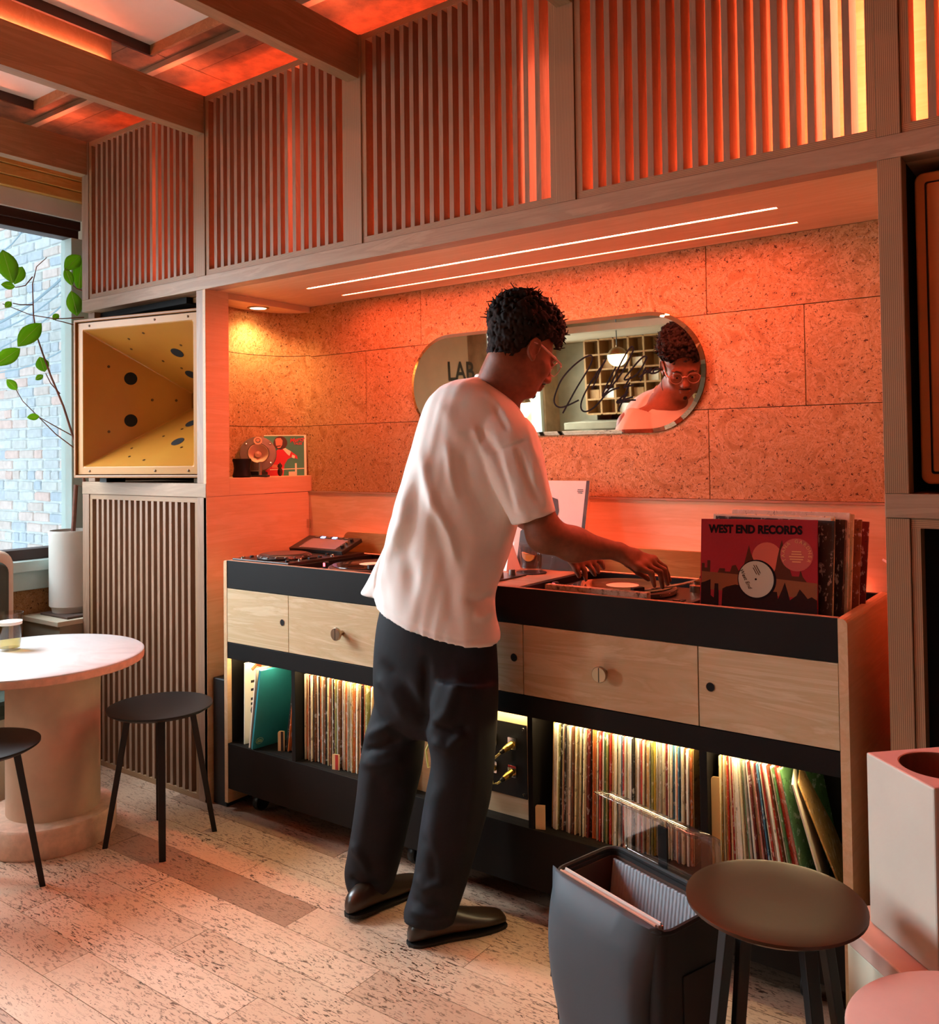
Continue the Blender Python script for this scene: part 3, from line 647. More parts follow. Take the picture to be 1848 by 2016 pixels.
# front flap (slate) folded over the front
vs = []; fs = []; nx, nz = 15, 18
for j in range(nz + 1):
    f = j / nz; zz = BH - .012 - f * .365
    for i in range(nx + 1):
        g_ = i / nx; x = -.006 + g_ * (BWd + .004); bul = .026 * math.sin(math.pi * min(1, f * 1.15)) ** .7 * (1 - .35 * (2 * g_ - 1) ** 2) + .006 * math.sin(5 * f + 3 * g_)
        edge = .02 if i in (0, nx) else 0
        x2 = x - (.012 * math.sin(math.pi * f) if g_ > .8 else 0) * (g_ - .8) / .2 * 3
        wr = .034 * abs(2 * g_ - 1) ** 7; yy = -.012 - bul + wr
        if j == 0: yy, zz_ = .001 + wr * .3, BH + .001
        elif j == 1: yy, zz_ = -.009 + wr * .6, BH - .004
        else: zz_ = zz
        vs.append((x2, yy, zz_))
for j in range(nz):
    for i in range(nx): fs.append((j * (nx + 1) + i, j * (nx + 1) + i + 1, (j + 1) * (nx + 1) + i + 1, (j + 1) * (nx + 1) + i))
fs = [tuple(reversed(f)) for f in fs]
o = MB().add(vs, fs).build('front_flap', 'bag_slate', BGR, True); md = o.modifiers.new('thick', 'SOLIDIFY'); md.thickness = .006; md.offset = 1
mb = MB().box(-.004, .010, -.001, .001, 0, .055); plain('tag_white', '#C9CCD0', .5)
fl = mb.build('brand_tab', 'bag_black', BGR, False, 0, (BWd - .016, -.036, .15), (0, R(6), 0))
text('lettering', 'ooco', .016, 'tag_white', fl, Matrix.Translation((.003, -.0016, .028)) @ Euler((R(90), R(-90), 0)).to_matrix().to_4x4())
for k, zz in enumerate((.24, .15)):
    MB().tube([(-.012, .03, zz + .06), (-.018, .012, zz + .03), (-.013, .004, zz)], .005, 6).build('zip_pull', 'black_metal', BGR, True)
MB().tube([(-.006, .02, .32), (-.01, .018, .2), (-.006, .02, .05)], .006, 6).build('side_strap', 'bag_black', BGR, True)
mb = MB().box(0, .004, .06, .16, .07, .30); mb.build('side_pocket', 'bag_black', BGR, False, .0015, (BWd, 0, 0))
for sx in (.05, BWd - .05):
    MB().lathe([(.03, -.011), (.03, .011)], 20, M=Matrix.Translation((sx, BD - .03, .03)) @ Matrix.Rotation(R(90), 4, 'Y')).build('wheel', 'black_metal', BGR, True); MB().lathe([(.014, 0), (.014, .032)], 12, c=(sx, .03, 0)).build('foot', 'black_metal', BGR, True)
# clear lid standing up at the back
vs = []; n1, n2 = 12, 10
for j in range(n2 + 1):
    f = j / n2; a_ = R(-12 + 95 * max(0, (f - .62)) / .38)
    yy = BD + .006 - .01 * f if f < .62 else BD - .0002 - .075 * (f - .62) / .38; zz = BH + .006 + .13 * min(f, .62) / .62 + (.018 * math.sin(R(90) * (f - .62) / .38) if f > .62 else 0)
    for i in range(n1 + 1): vs.append((.012 + (BWd - .024) * i / n1, yy, zz))
fs = [(j * (n1 + 1) + i, j * (n1 + 1) + i + 1, (j + 1) * (n1 + 1) + i + 1, (j + 1) * (n1 + 1) + i) for j in range(n2) for i in range(n1)]
o = MB().add(vs, fs).build('clear_lid', 'lid_plastic', BGR, True); md = o.modifiers.new('thick', 'SOLIDIFY'); md.thickness = .003
bx_ = MB().box(.14, .17, BD + .008, BD + .014, BH - .05, BH + .10); bx_.build('lid_hinge', 'bag_black', BGR, False, .002)
# records in the bag
for k in range(7):
    c_ = ['#E4D8CC', '#CFC2B8', '#D9A58C', '#E8E0D6', '#B8A79A', '#DCCFC4', '#C98F78'][k]; plain('bag_sleeve_%d' % k, c_, .5, var=.1, nscale=12)
    o = MB().box(0, .302, 0, .0038, 0, .312).build('record', 'bag_sleeve_%d' % k)
    M_ = Matrix.Translation(BGR.location) @ Matrix.Rotation(ba, 4, 'Z') @ Matrix.Translation((.0165, .0135 + k * .0052, .090 + .004 * (k % 3))) @ Matrix.Rotation(R(3), 4, 'X')
    o.matrix_world = M_
    tag(o, '%s record sleeve standing in the wheeled bag, number %d from its slate front' % (['ivory', 'stone grey', 'salmon', 'white', 'taupe', 'off-white', 'terracotta'][k], k + 1), 'record', 'records in the wheeled bag')
# ------------------------------------------------------------------ DJ booth cabinet
DX0, DX1 = -2.859, -.531; DT = .977; DY1 = 2.737; IX0, IX1 = DX0 + .019, DX1 - .022
YF = YW
DJ = empty('dj_booth', ((DX0 + DX1) / 2, 2.5, 0), 'long black and birch record booth with drawers and lit record shelves', 'cabinet')
plain('booth_orange', '#D96A3C', .55, var=.06)
def d(nm, mt, *a, bevel=.0008): return bx(nm, mt, *a, DJ, bevel)
wood('booth_side', '#D0A078', '#BE8C62', 2, .5, .8)
# end panels with rounded top corner
def endpanel(x0, x1, side):
    pr = [(x0, .03), (x1, .03)]
    if side > 0: pr += [(x1, DT - .014)] + [(x1 - .014 + .014 * math.cos(R(a)), DT - .014 + .014 * math.sin(R(a))) for a in (20, 45, 70, 90)] + [(x0, DT)]
    else: pr += [(x1, DT)] + [(x0 + .008 + .008 * math.cos(R(a)), DT - .008 + .008 * math.sin(R(a))) for a in (90, 120, 150, 180)]
    MB().prism(pr, (YF, DY1)).build('end_panel', 'panel_wood_y', DJ, loc=-Vector(DJ.location))
endpanel(DX0, IX0, -1); endpanel(IX1, DX1, 1)
d('inner_lining', 'black_lam', IX0, IX0 + .004, YF + .021, DY1 - .021, .262, .594); d('inner_lining', 'black_lam', IX1 - .004, IX1, YF + .021, DY1 - .021, .262, .594)
d('top_fascia', 'black_lam', IX0, IX1, YF + .002, YF + .02, .870, DT); d('fascia_edge', 'birch', IX0, IX1, YF + .0022, YF + .0198, DT, DT + .0012)
d('middle_rail', 'black_lam', IX0, IX1, YF + .002, YF + .02, .594, .656); d('plinth', 'black_lam', IX0, IX1, YF + .002, YF + .02, .086, .262)
d('shelf', 'black_lam', IX0, IX1, YF + .02, DY1 - .02, .244, .262); d('upper_shelf', 'black_lam', IX0, IX1, YF + .02, DY1 - .02, .594, .612); d('back_panel', 'black_board', IX0, IX1, DY1 - .02, DY1, .086, .86)
DV = [(-2.478, -2.459), (-1.950, -1.931), (-1.448, -1.430), (-.910, -.889)]
for a, c in DV: d('divider', 'black_lam', a, c, YF + .004, DY1 - .02, .262, .594)
# deck: wells for the players and an open bin at the right end
d('deck_panel', 'black_board', IX0, -.975, YF + .02, DY1 - .02, .875, .890); d('bin_floor', 'black_board', -.96, IX1, YF + .02, DY1 - .02, .875, .890); d('bin_wall', 'black_board', -.975, -.96, YF + .02, DY1 - .02, .875, .965)
d('deck_rim', 'black_lam', IX0, IX1, DY1 - .02, DY1, .86, DT - .004); 
for xx in (-2.502, -1.972, -1.482): d('well_wall', 'black_lam', xx - .007, xx + .007, YF + .021, DY1 - .021, .89, DT - .003)
d('deck_insert', 'birch', -1.963, -1.491, YF + .021, DY1 - .021, .963, DT - .001)
# doors and drawers
hole = []
def front(x0, x1, nm, holex=None, knob=None):
    z0, z1 = .659, .868
    P = bx(nm, 'birch_fig', x0 + .0015, x1 - .0015, YF + .001, YF + .019, z0, z1, DJ, .0006)
    base = Vector(world_loc(P))
    if holex is not None:
        MB().lathe([(.0115, .0006), (0, .0006)], 24, M=Matrix.Rotation(R(90), 4, 'X')).build('finger_hole', 'dark_void', P, loc=Vector((holex, YF + .0009, .766)) - base)
        MB().lathe([(.0115, .0), (.0125, .001), (.0115, .0012)], 24, M=Matrix.Rotation(R(90), 4, 'X'), cap=False).build('hole_rim', 'ply_z', P, True, loc=Vector((holex, YF + .001, .766)) - base)
    if knob is not None:
        k_ = MB().lathe([(.009, 0), (.009, .022), (.021, .024), (.0225, .026), (.0225, .034), (.021, .0355), (0, .0355)], 32, M=Matrix.Rotation(R(90), 4, 'X')).build('knob', 'steel', P, True, loc=Vector((knob, YF + .001, .762)) - base)
        bx_ = MB().box(-.0012, .0012, -.036, -.0352, -.02, .02).build('knob_slot', 'black_metal', P, loc=Vector((knob, YF + .001, .762)) - base)
front(IX0, -2.488, 'cabinet_door', -2.521); front(-2.488, -1.938, 'drawer', None, -2.213); front(-1.938, -1.70, 'cabinet_door', -1.735); front(-1.70, -1.457, 'cabinet_door', -1.490)
front(-1.457, -.907, 'drawer', None, -1.184); front(-.907, IX1, 'cabinet_door', -.874)
# castors
for xx in (-2.74, -1.95, -1.3, -.66):
    for yy in (YF + .08, DY1 - .07):
        mb = MB().lathe([(.032, -.014), (.035, -.008), (.035, .008), (.032, .014)], 20, M=Matrix.Translation((xx, yy, .035)) @ Matrix.Rotation(R(90), 4, 'Y')); mb.box(xx - .02, xx + .02, yy - .03, yy + .03, .074, .244)
        mb.build('castor', 'black_metal', DJ, True, loc=-Vector(DJ.location))
# warm light strips over the record bays
emit('shelf_led', (1, .76, .40), 85)
bays = [(IX0, -2.478), (-2.459, -1.950), (-1.931, -1.448), (-1.430, -.910), (-.889, IX1)]
for a, c in bays: d('shelf_light', 'shelf_led', a + .02, c - .02, YF + .024, YF + .032, .590, .5935, bevel=0)
# black box beside the booth at the left
tag(bx('equipment_box', 'black_board', -2.955, -2.872, YW + .02, 2.60, 0, .50, bevel=.004), 'narrow black box squeezed between the booth and the orange side panel', 'box')

# patch panel in the middle bay
PP = d('patch_board', 'panel_wood', -1.931, -1.448, YF + .05, YF + .066, .262, .594)
pb = Vector(world_loc(PP))
pm = MB().box(-1.83, -1.478, 0, .003, .325, .550); plate = pm.build('patch_plate', 'black_metal', DJ, False, .001, Vector((0, YF + .0465, 0)) - Vector(DJ.location))
plain('gold', '#D8B458', .3, 1); plain('cable_yellow', '#D9C978', .5); plain('label_red', '#B8302A', .5)
for xx in (-1.815, -1.49):
    for zz in (.338, .537): MB().lathe([(.005, 0), (.004, .003), (0, .004)], 12, M=Matrix.Translation((xx, YF + .0465, zz)) @ Matrix.Rotation(R(90), 4, 'X')).build('screw', 'chrome', DJ, True, loc=-Vector(DJ.location))
for xx in (-1.78, -1.69, -1.60, -1.527):
    for zz in (.490, .405):
        S_ = MB().prism(rrect(xx - .015, xx + .015, zz - .018, zz + .018, .003, 2), (YF + .037, YF + .0465)).build('socket', 'chrome', DJ, loc=-Vector(DJ.location))
        ax = Vector((-.28, -.85, -.35)).normalized(); b0 = Vector((xx, YF + .038, zz - .002))
        MB().tube([b0, b0 + ax * .022, b0 + ax * .0222, b0 + ax * .036], [.0105, .0105, .0095, .008], 14).build('plug', 'gold', DJ, True, loc=-Vector(DJ.location))
        MB().tube([b0 + ax * .036, b0 + ax * .049], [.0075, .0055], 12).build('plug_boot', 'black_metal', DJ, True, loc=-Vector(DJ.location))
    e1 = Vector((xx, YF + .038, .488)) + Vector((-.28, -.85, -.35)).normalized() * .049; e2 = Vector((xx, YF + .038, .403)) + Vector((-.28, -.85, -.35)).normalized() * .049
    pts = [e1, e1 + Vector((-.02, -.008, -.02)), (e1 + e2) / 2 + Vector((-.034, -.006, 0)), e2 + Vector((-.026, -.006, -.012)), e2 + Vector((-.010, -.004, -.008)), e2]
    MB().tube(pts, .0035, 8).build('patch_cable', 'cable_yellow', DJ, True, loc=-Vector(DJ.location))
d('label_strip', 'label_red', -1.541, -1.513, YF + .0355, YF + .0368, .416, .422, bevel=0)

# ------------------------------------------------------------------ records filed in the bays
PAL = {'cream': '#E6D6AE', 'ivory': '#EFE7CF', 'tan': '#C49A5E', 'brown': '#7A4A2A', 'black': '#1C1814', 'red': '#C23A2C', 'dark red': '#6E1E18', 'orange': '#D9783A', 'grey': '#A79F8E', 'olive': '#8E8A4A', 'green': '#4E7A48', 'blue': '#3F6F8E', 'pink': '#D68A7A', 'yellow': '#E0C04A', 'white': '#F2EEE2'}
def sleeve_mat(nm, c):
    m, t, b = nt('sleeve_' + nm); c = rgb(c); v = coords(t, (1, 1, 1), rnd=True)
    wear = noise(t, coords(t, (90, 30, 42), rnd=True), 1, 4, .7)
    lt = tuple(min(1, x * .5 + .42) for x in c[:3]) + (1,); dk = tuple(x * .25 for x in c[:3]) + (1,)
    a = ramp(t, noise(t, v, 14, 3), [(.3, tuple(x * .75 for x in c[:3]) + (1,)), (.7, c)])
    a = mix(t, ramp(t, wear, [(.57, (0, 0, 0)), (.62, (.85, .85, .85))]), a, lt); a = mix(t, ramp(t, wear, [(.35, (.85, .85, .85)), (.40, (0, 0, 0))]), a, dk)
    t.links.new(a, b.inputs['Base Color']); b.inputs['Roughness'].default_value = .55; bump(t, b, wear, .3, .002)
for k_, c_ in PAL.items(): sleeve_mat(k_, c_)
wts = [('cream', 11), ('ivory', 9), ('tan', 4), ('brown', 3), ('black', 6), ('red', 3), ('dark red', 2), ('orange', 2), ('grey', 3), ('olive', 2), ('green', 1), ('blue', 1), ('pink', 2), ('yellow', 1), ('white', 4)]
bag_ = [n_ for n_, w_ in wts for _ in range(w_)]
rec_mesh = {}
def rec(col, th):
    key = (col, th)
    if key not in rec_mesh:
        mb = MB(); h = .313; q = th / 2
        # spine slightly rounded, sheet edges at the back
        pr = [(-q, .0), (-q * .7, -.001), (q * .7, -.001), (q, .0)]
        vs = [(x, y, z) for z in (0, h) for x, y in ((-q, .0008), (-q * .55, 0), (q * .55, 0), (q, .0008), (q, .31), (-q, .31))]
        mb.add(vs, [(5, 4, 3, 2, 1, 0), (6, 7, 8, 9, 10, 11)] + [(i, (i + 1) % 6, 6 + (i + 1) % 6, 6 + i) for i in range(6)])
        rec_mesh[key] = mb.mesh('record', 'sleeve_' + col)
    return rec_mesh[key]
BN = {}
def ordn(n): return '%d%s' % (n, 'th' if 10 < n % 100 < 14 else {1: 'st', 2: 'nd', 3: 'rd'}.get(n % 10, 'th'))
def place_rec(col, th, x, y, z, lean, bay, parent=None):
    o = bpy.data.objects.new('record', rec(col, th)); COL.objects.link(o); o.location = (x, y, z); o.rotation_euler = (random.uniform(-.004, .004), lean, random.uniform(-.01, .01))
    n_ = BN[bay] = BN.get(bay, 0) + 1
    tag(o, '%s record spine, %s from the left in the %s' % (col, ordn(n_), bay), 'record', 'records in the %s' % bay); return o
ZR = .2625
def fill(x0, x1, lean0, lean1, bay, fixed=()):
    x = x0; i = 0; fx = dict(fixed)
    while True:
        th = random.choice((.0028, .0034, .0034, .0042, .0042, .005, .0064, .008)); 
        if x + th > x1: break
        f = (x - x0) / (x1 - x0); col = fx.get(i) or random.choice(bag_)
        ln = lean0 + (lean1 - lean0) * f
        zz = ZR + (abs(math.sin(ln)) * th / 2) + .0004
        place_rec(col, th, x + th / 2, YF + .045 + random.uniform(-.007, .010), zz, ln, bay); x += th * 1.04 / math.cos(ln) + .0003; i += 1
fill(-2.452, -1.985, .0, .03, 'second record bay')
fill(-1.395, -.945, .035, .008, 'bay right of the patch panel')
fill(-.875, -.645, .012, -.20, 'rightmost record bay')
# left bay: leaning sleeves
lb = 'leftmost record bay'
for i, (col, th, x, ln) in enumerate((('tan', .006, -2.502, .03), ('cream', .005, -2.509, .05), ('ivory', .008, -2.52, .07), ('tan', .007, -2.531, .085), ('brown', .005, -2.541, .10), ('ivory', .008, -2.551, .11), ('orange', .004, -2.562, .13), ('black', .010, -2.578, .16))):
    place_rec(col, th, x, YF + .06 + .006 * (i % 3), ZR + .003 + abs(math.sin(ln)) * th / 2, ln, lb)
plain('sleeve_teal', '#2E8C96', .35, var=.12, nscale=6); plain('sleeve_dark', '#1A2733', .4); plain('print_dark', '#2B1A14', .7); plain('print_green', '#C8D88A', .5); plain('print_orange', '#B5602E', .6); plain('paper_white', '#EFE4CC', .6, var=.04)
T1 = empty('record', (-2.702, YF + .004, ZR + .001), 'glossy teal record sleeve pulled half out of the leftmost bay', 'record', rot=(0, .19, R(-7)))
MB().box(-.005, .005, 0, .31, 0, .315).build('sleeve', ['sleeve_teal'], T1, False, .001); MB().box(-.0062, -.0051, 0, .31, 0, .315).build('sleeve_side', 'sleeve_dark', T1)
printed_lines(T1, Matrix.Translation((.0056, .028, .033)) @ Matrix.Rotation(R(90), 4, 'Z') @ Matrix.Rotation(R(90), 4, 'X'), (.018, .022), .006, .0035, 'print_green')
MB().tube([(.0056, .028 + .016 * math.cos(R(a)), .03 + .012 * math.sin(R(a))) for a in range(0, 361, 30)], .0006, 5).build('logo_ring', 'print_green', T1)
T2 = empty('record', (-2.722, YF + .008, ZR + .001), 'thin white record sleeve leaning against the teal one in the leftmost bay', 'record', rot=(0, .15, R(-5)))
MB().box(-.0035, .0035, 0, .31, 0, .313).build('sleeve', 'paper_white', T2, False, .001)
T3 = empty('record', (-2.775, YF + .028, ZR + .001), 'cream record sleeve lettered THIS standing at the left of the leftmost bay', 'record', rot=(0, .02, R(-10)))
MB().box(-.003, .003, 0, .31, 0, .315).build('sleeve', 'paper_white', T3)
text('lettering', 'THIS', .075, 'print_dark', T3, Matrix.Translation((.0034, .050, .185)) @ Matrix.Rotation(R(90), 4, 'Z') @ Matrix.Rotation(R(90), 4, 'X') @ Matrix.Rotation(R(-90), 4, 'Z'), bold=.0012)
MB().tube([(.0034, .03, .285), (.0034, .05, .302), (.0034, .07, .295)], .006, 6).build('ornament', 'print_orange', T3)
# right bay: a loose white inner sleeve and a brown mailer
for k, (x, ln, mt, l) in enumerate(((-.615, -.26, 'paper_white', 'torn white inner sleeve leaning in the far corner of the rightmost bay'), (-.585, -.36, 'sleeve_tan', 'brown card leaning behind the white inner sleeve in the rightmost bay'))):
    o = MB().box(-.002, .002, 0, .29, 0, .30).build('record', mt); o.location = (x + .02, YF + .024 + .05 * k, ZR + .001); o.rotation_euler = (0, ln, R(14)); tag(o, l, 'record')
plain('tab_wood', '#D8B07C', .5, var=.08); plain('tab_red', '#B3281F', .5)
def tab(x, y, w, h, label, stripe=None, z=ZR + .0005, rz=R(28)):
    T = empty('divider_tab', (x, y, z), label, 'divider', 'record dividers', (0, 0, rz))
    MB().prism(rrect(0, w, 0, h, [.001, .008, .001, .001], 4), (-.002, .002)).build('tab_board', 'tab_wood', T, True)
    if stripe: MB().prism([(w * .45, .001), (w * .85, .001), (w * .85, h - .001), (w * .45, h - .001)], (-.0026, -.0021)).build('stripe', stripe, T)
tab(-2.605, YF + .05, .026, .075, 'pale wooden divider tab with a dark stripe in the leftmost bay', 'print_dark')
tab(-2.292, YF + .026, .03, .055, 'small wooden divider tab with a red stripe in front of the second bay', 'tab_red', rz=R(12))
tab(-1.427, YF + .010, .030, .072, 'rounded pale wooden divider tab beside the patch panel bay', rz=R(20)); tab(-.888, YF + .028, .022, .26, 'tall pale divider board at the left end of the rightmost bay', rz=R(15))

# ------------------------------------------------------------------ players, mixer and things on the deck
plain('player_body', '#2A211D', .35, .2); plain('player_top', '#4A3A32', .3, .3); plain('screen', '#8A7A80', .15); emit('lamp_red', (1, .04, .05), 14); emit('lamp_blue', (.25, .4, 1), 6); emit('lamp_white', (.6, .75, 1), 5)
plain('rubber', '#0D0C0C', .6); plain('vinyl', '#0B0A0B', .18, coat=.5); plain('label_cream', '#D9C9A6', .6); plain('knob_grey', '#6A5A4E', .4)
CD = empty('media_player', (-2.67, 2.45, .9), 'black digital player with jog wheel and raised screen at the booth\'s left end', 'DJ player')
def c(nm, mt, x0, x1, y0, y1, z0, z1, bevel=.002, par=None): return bx(nm, mt, x0, x1, y0, y1, z0, z1, par or CD, bevel)
c('body', 'player_body', -2.835, -2.512, YF + .024, 2.69, .895, .984)
jc = Vector((-2.665, 2.395, .985)) - Vector(CD.location)
J = MB().lathe([(.104, 0), (.107, .004), (.100, .014), (.094, .0165), (0, .0165)], 48).build('jog_wheel', 'player_body', CD, True, loc=jc)
MB().lathe([(.084, .0167), (.084, .0185), (0, .0185)], 48).build('jog_top', 'player_top', J, True)
for k in range(18):
    a = 2 * math.pi * k / 18; MB().sphere((.1025 * math.cos(a), .1025 * math.sin(a), .009), (.006, .006, .004), 8).build('finger_dimple', 'knob_grey', J, True)
Sc = MB().box(-.155, .155, 0, .125, -.018, .0); scr = Sc.build('screen_housing', 'player_body', CD, False, .003, Vector((-2.674, 2.565, 1.0)) - Vector(CD.location), (R(20), 0, 0))
MB().box(-.105, .105, .012, .098, .0002, .0012).build('screen', 'screen', scr)
for k in range(6): MB().box(-.1 + k * .034, -.078 + k * .034, .105, .116, 0, .0025).build('button', 'lamp_blue' if k in (1, 3) else 'knob_grey', scr)
for k in range(3): MB().lathe([(.008, 0), (.0075, .012), (0, .012)], 12, c=(.132, .03 + k * .03, 0)).build('rotary_knob', 'chrome' if k == 1 else 'rubber', scr, True)
for k, (x, y) in enumerate(((-2.80, 2.30), (-2.79, 2.335), (-2.775, 2.40), (-2.79, 2.44), (-2.775, 2.49), (-2.545, 2.30), (-2.54, 2.36), (-2.545, 2.47), (-2.535, 2.53), (-2.58, 2.545))):
    MB().lathe([(.008, 0), (.008, .006), (.006, .008), (0, .008)], 12).build('button', ['chrome', 'rubber'][k % 2], CD, True, loc=Vector((x, y, .9842)) - Vector(CD.location))
MB().box(-.006, .006, -.02, .02, 0, .008).build('pitch_fader', 'rubber', CD, False, .001, Vector((-2.535, 2.42, .9842)) - Vector(CD.location))
mb = MB().box(-.010, .010, -.004, .004, 0, .04); o = mb.build('hinge_clip', 'chrome'); o.location = (XL + .008, 2.80, 1.06); tag(o, 'small chrome clip on the orange side panel behind the player', 'clip')
def turntable(x0, x1, lab, pc, rec_on=True, arm=True):
    T = empty('turntable', ((x0 + x1) / 2, 2.47, .892), lab, 'turntable', 'turntables')
    L0 = Vector(T.location)
    bx('plinth', 'player_body', x0, x1, YF + .028, 2.66, .8925, .955, T, .004)
    P_ = MB().lathe([(.162, 0), (.166, .004), (.164, .014), (.155, .018), (0, .018)], 64).build('platter', 'player_top', T, True, loc=Vector((pc[0], pc[1], .9555)) - L0)
    for k in range(48):
        a = 2 * math.pi * k / 48
        if k % 2: MB().sphere((.1652 * math.cos(a), .1652 * math.sin(a), .009), .0028, 6).build('strobe_dot', 'chrome', P_)
    S_ = MB().lathe([(.011, 0), (.011, .022), (.009, .024), (0, .024)], 16).build('strobe_tower', 'rubber', T, True, loc=Vector((x0 + .035, YF + .16, .955)) - L0)
    MB().box(-.004, .004, -.0125, -.0095, .008, .021).build('strobe_lamp', 'lamp_red', S_)
    MB().lathe([(.0075, 0), (.007, .012), (0, .012)], 14).build('target_light', 'rubber', T, True, loc=Vector((pc[0] + .02, YF + .075, .955)) - L0)
    if arm:
        base = Vector((x1 - .055, 2.60, .955)) - L0; MB().lathe([(.028, 0), (.028, .02), (.02, .024), (.02, .034), (0, .034)], 24).build('tonearm_base', 'steel', T, True, loc=base)
        b1 = base + Vector((0, 0, .036)); tip = Vector((pc[0] + .105, pc[1] - .10, .981)) - L0
        MB().tube([b1 + Vector((.0, .05, .0)), b1, b1 + (tip - b1) * .35 + Vector((.015, 0, 0)), b1 + (tip - b1) * .75 + Vector((.008, 0, 0)), tip], .0042, 8).build('tonearm', 'chrome', T, True)
        H_ = MB().box(-.008, .008, -.028, .012, -.004, .010).build('headshell', 'rubber', T, False, .001, tip, (0, 0, R(-25)))
        MB().lathe([(.013, -.012), (.013, .012)], 16, M=Matrix.Translation(b1 + Vector((0, .05, 0))) @ Matrix.Rotation(R(90), 4, 'X')).build('counterweight', 'rubber', T, True)
    MB().box(-.006, .006, -.055, .055, 0, .003).build('pitch_slot', 'rubber', T, False, 0, Vector((x1 - .03, YF + .12, .9555)) - L0); MB().box(-.01, .01, -.005, .005, .003, .010).build('pitch_fader', 'knob_grey', T, False, .001, Vector((x1 - .03, YF + .12, .9555)) - L0)
    return T
turntable(-2.485, -1.99, 'turntable in the left well, half hidden behind the white T-shirt', (-2.27, 2.475))
turntable(-1.470, -.985, 'turntable in the right well under the hands of the person', (-1.235, 2.475))
def disc(x, y, lab, tilt=(0, 0, 0), z=.9745):
    D_ = empty('vinyl_record', (x, y, z), lab, 'record', rot=tilt); MB().lathe([(.151, 0), (.1515, .001), (.151, .002), (.052, .0021), (.051, .0016), (0, .0016)], 72).build('disc', 'vinyl', D_, True)
    MB().lathe([(.05, .0022), (0, .0022)], 40).build('label', 'label_cream', D_, True); return D_
disc(-2.27, 2.475, 'black vinyl record on the left turntable'); disc(-1.235, 2.475, 'black vinyl record under the fingers on the right turntable')
o = MB().lathe([(.004, 0), (.003, .018), (0, .019)], 10).build('strobe_mirror', 'lamp_white'); o.location = (-1.20, YF + .07, .956); tag(o, 'tiny blue-white target lamp glowing beside the right platter', 'lamp')
# mixer
MX = empty('mixer', (-1.80, 2.43, .977), 'rotary DJ mixer with tall knobs set in the pale deck between the turntables', 'mixer')
bx('mixer_panel', 'player_top', -1.94, -1.60, YF + .03, 2.50, .9765, .981, MX, .001)
for i in range(5):
    for j in range(3):
        MB().lathe([(.0115, 0), (.0105, .017), (.009, .019), (0, .019)], 18).build('rotary_knob', 'knob_grey', MX, True, loc=Vector((-1.90 + i * .068, YF + .065 + j * .07, .9812)) - Vector(MX.location))
# drink and coaster
o = MB().lathe([(.052, 0), (.053, .0015), (.052, .003), (0, .003)], 40).build('coaster', 'rubber', None, True); o.location = (-1.622, 2.565, .9772); tag(o, 'round black coaster under the drink', 'coaster')
DG = empty('drink_glass', (-1.622, 2.565, .9804), 'clear tumbler with an orange slice and pale drink on a black coaster', 'glass')
MB().lathe([(0, 0), (.036, 0), (.040, .09), (.0382, .09), (.0345, .014), (0, .012)], 36).build('tumbler', 'drink_glass', DG, True)
plain('citrus', '#E88A3A', .4); plain('drink', '#E9C9A0', .2)
thin_glass('drink_liquid', (.98, .88, .74, 1)); MB().lathe([(0, .0145), (.0340, .0145), (.0372, .062), (0, .062)], 32).build('drink', 'drink_liquid', DG, True)
MB().prism([(.026 * math.cos(R(a)), .026 * math.sin(R(a))) for a in range(180, 361, 20)], (-.003, .003), 0, Matrix.Translation((-.004, -.01, .062)) @ Matrix.Rotation(R(12), 4, 'Y')).build('orange_slice', 'citrus', DG)
# folded menu card
CA = empty('menu_card', (-1.765, 2.60, .9772), 'white folded card with pink lettering standing on the pale deck', 'card', rot=(0, 0, R(-14)))
plain('card_white', '#F0E4DA', .6); plain('ink_pink', '#E0506A', .6)
MB().add([(-.06, -.035, 0), (.06, -.035, 0), (.045, 0, .115), (-.045, 0, .115), (.06, .035, 0), (-.06, .035, 0)], [(0, 1, 2, 3), (4, 5, 3, 2), (0, 3, 5), (1, 4, 2)]).build('card', 'card_white', CA)
Mc = Matrix.Translation((.016, -.0205, .058)) @ Matrix.Rotation(R(73), 4, 'X') @ Matrix.Rotation(R(90), 4, 'Z')
text('lettering', 'GE-O', .030, 'ink_pink', CA, Mc, bold=.0006); printed_lines(CA, Mc @ Matrix.Translation((.0, -.024, 0)), (.03, .02), .006, .003, 'ink_pink')
# white box / sleeve block on the deck edge in front of the right turntable
m, t, b = nt('worn_paint'); f = noise(t, coords(t), 60, 5, .7); t.links.new(ramp(t, f, [(.42, rgb('#C9B49A')), (.55, rgb('#A88E70')), (.62, rgb('#4A3626'))]), b.inputs['Base Color']); b.inputs['Roughness'].default_value = .6
tag(bx('wood_strip', 'worn_paint', -1.398, -1.066, YF + .035, YF + .06, .958, .9905, bevel=.001), 'worn painted wooden strip lying along the front of the right turntable', 'strip')
# orange-brown boards at the back of the booth
for k, (xa, xb, l) in enumerate(((-2.66, -1.95, 'low rounded ochre board behind the left player'), (-1.47, -.90, 'low rounded ochre board behind the right turntable'))):
    pr = rrect(xa, xb, .978, 1.063, [.035, .035, .001, .001], 6); o = MB().prism(pr, (DY1 - .018, DY1 - .006)).build('back_board', 'ledge_wood', None, True, .002); tag(o, l, 'board')
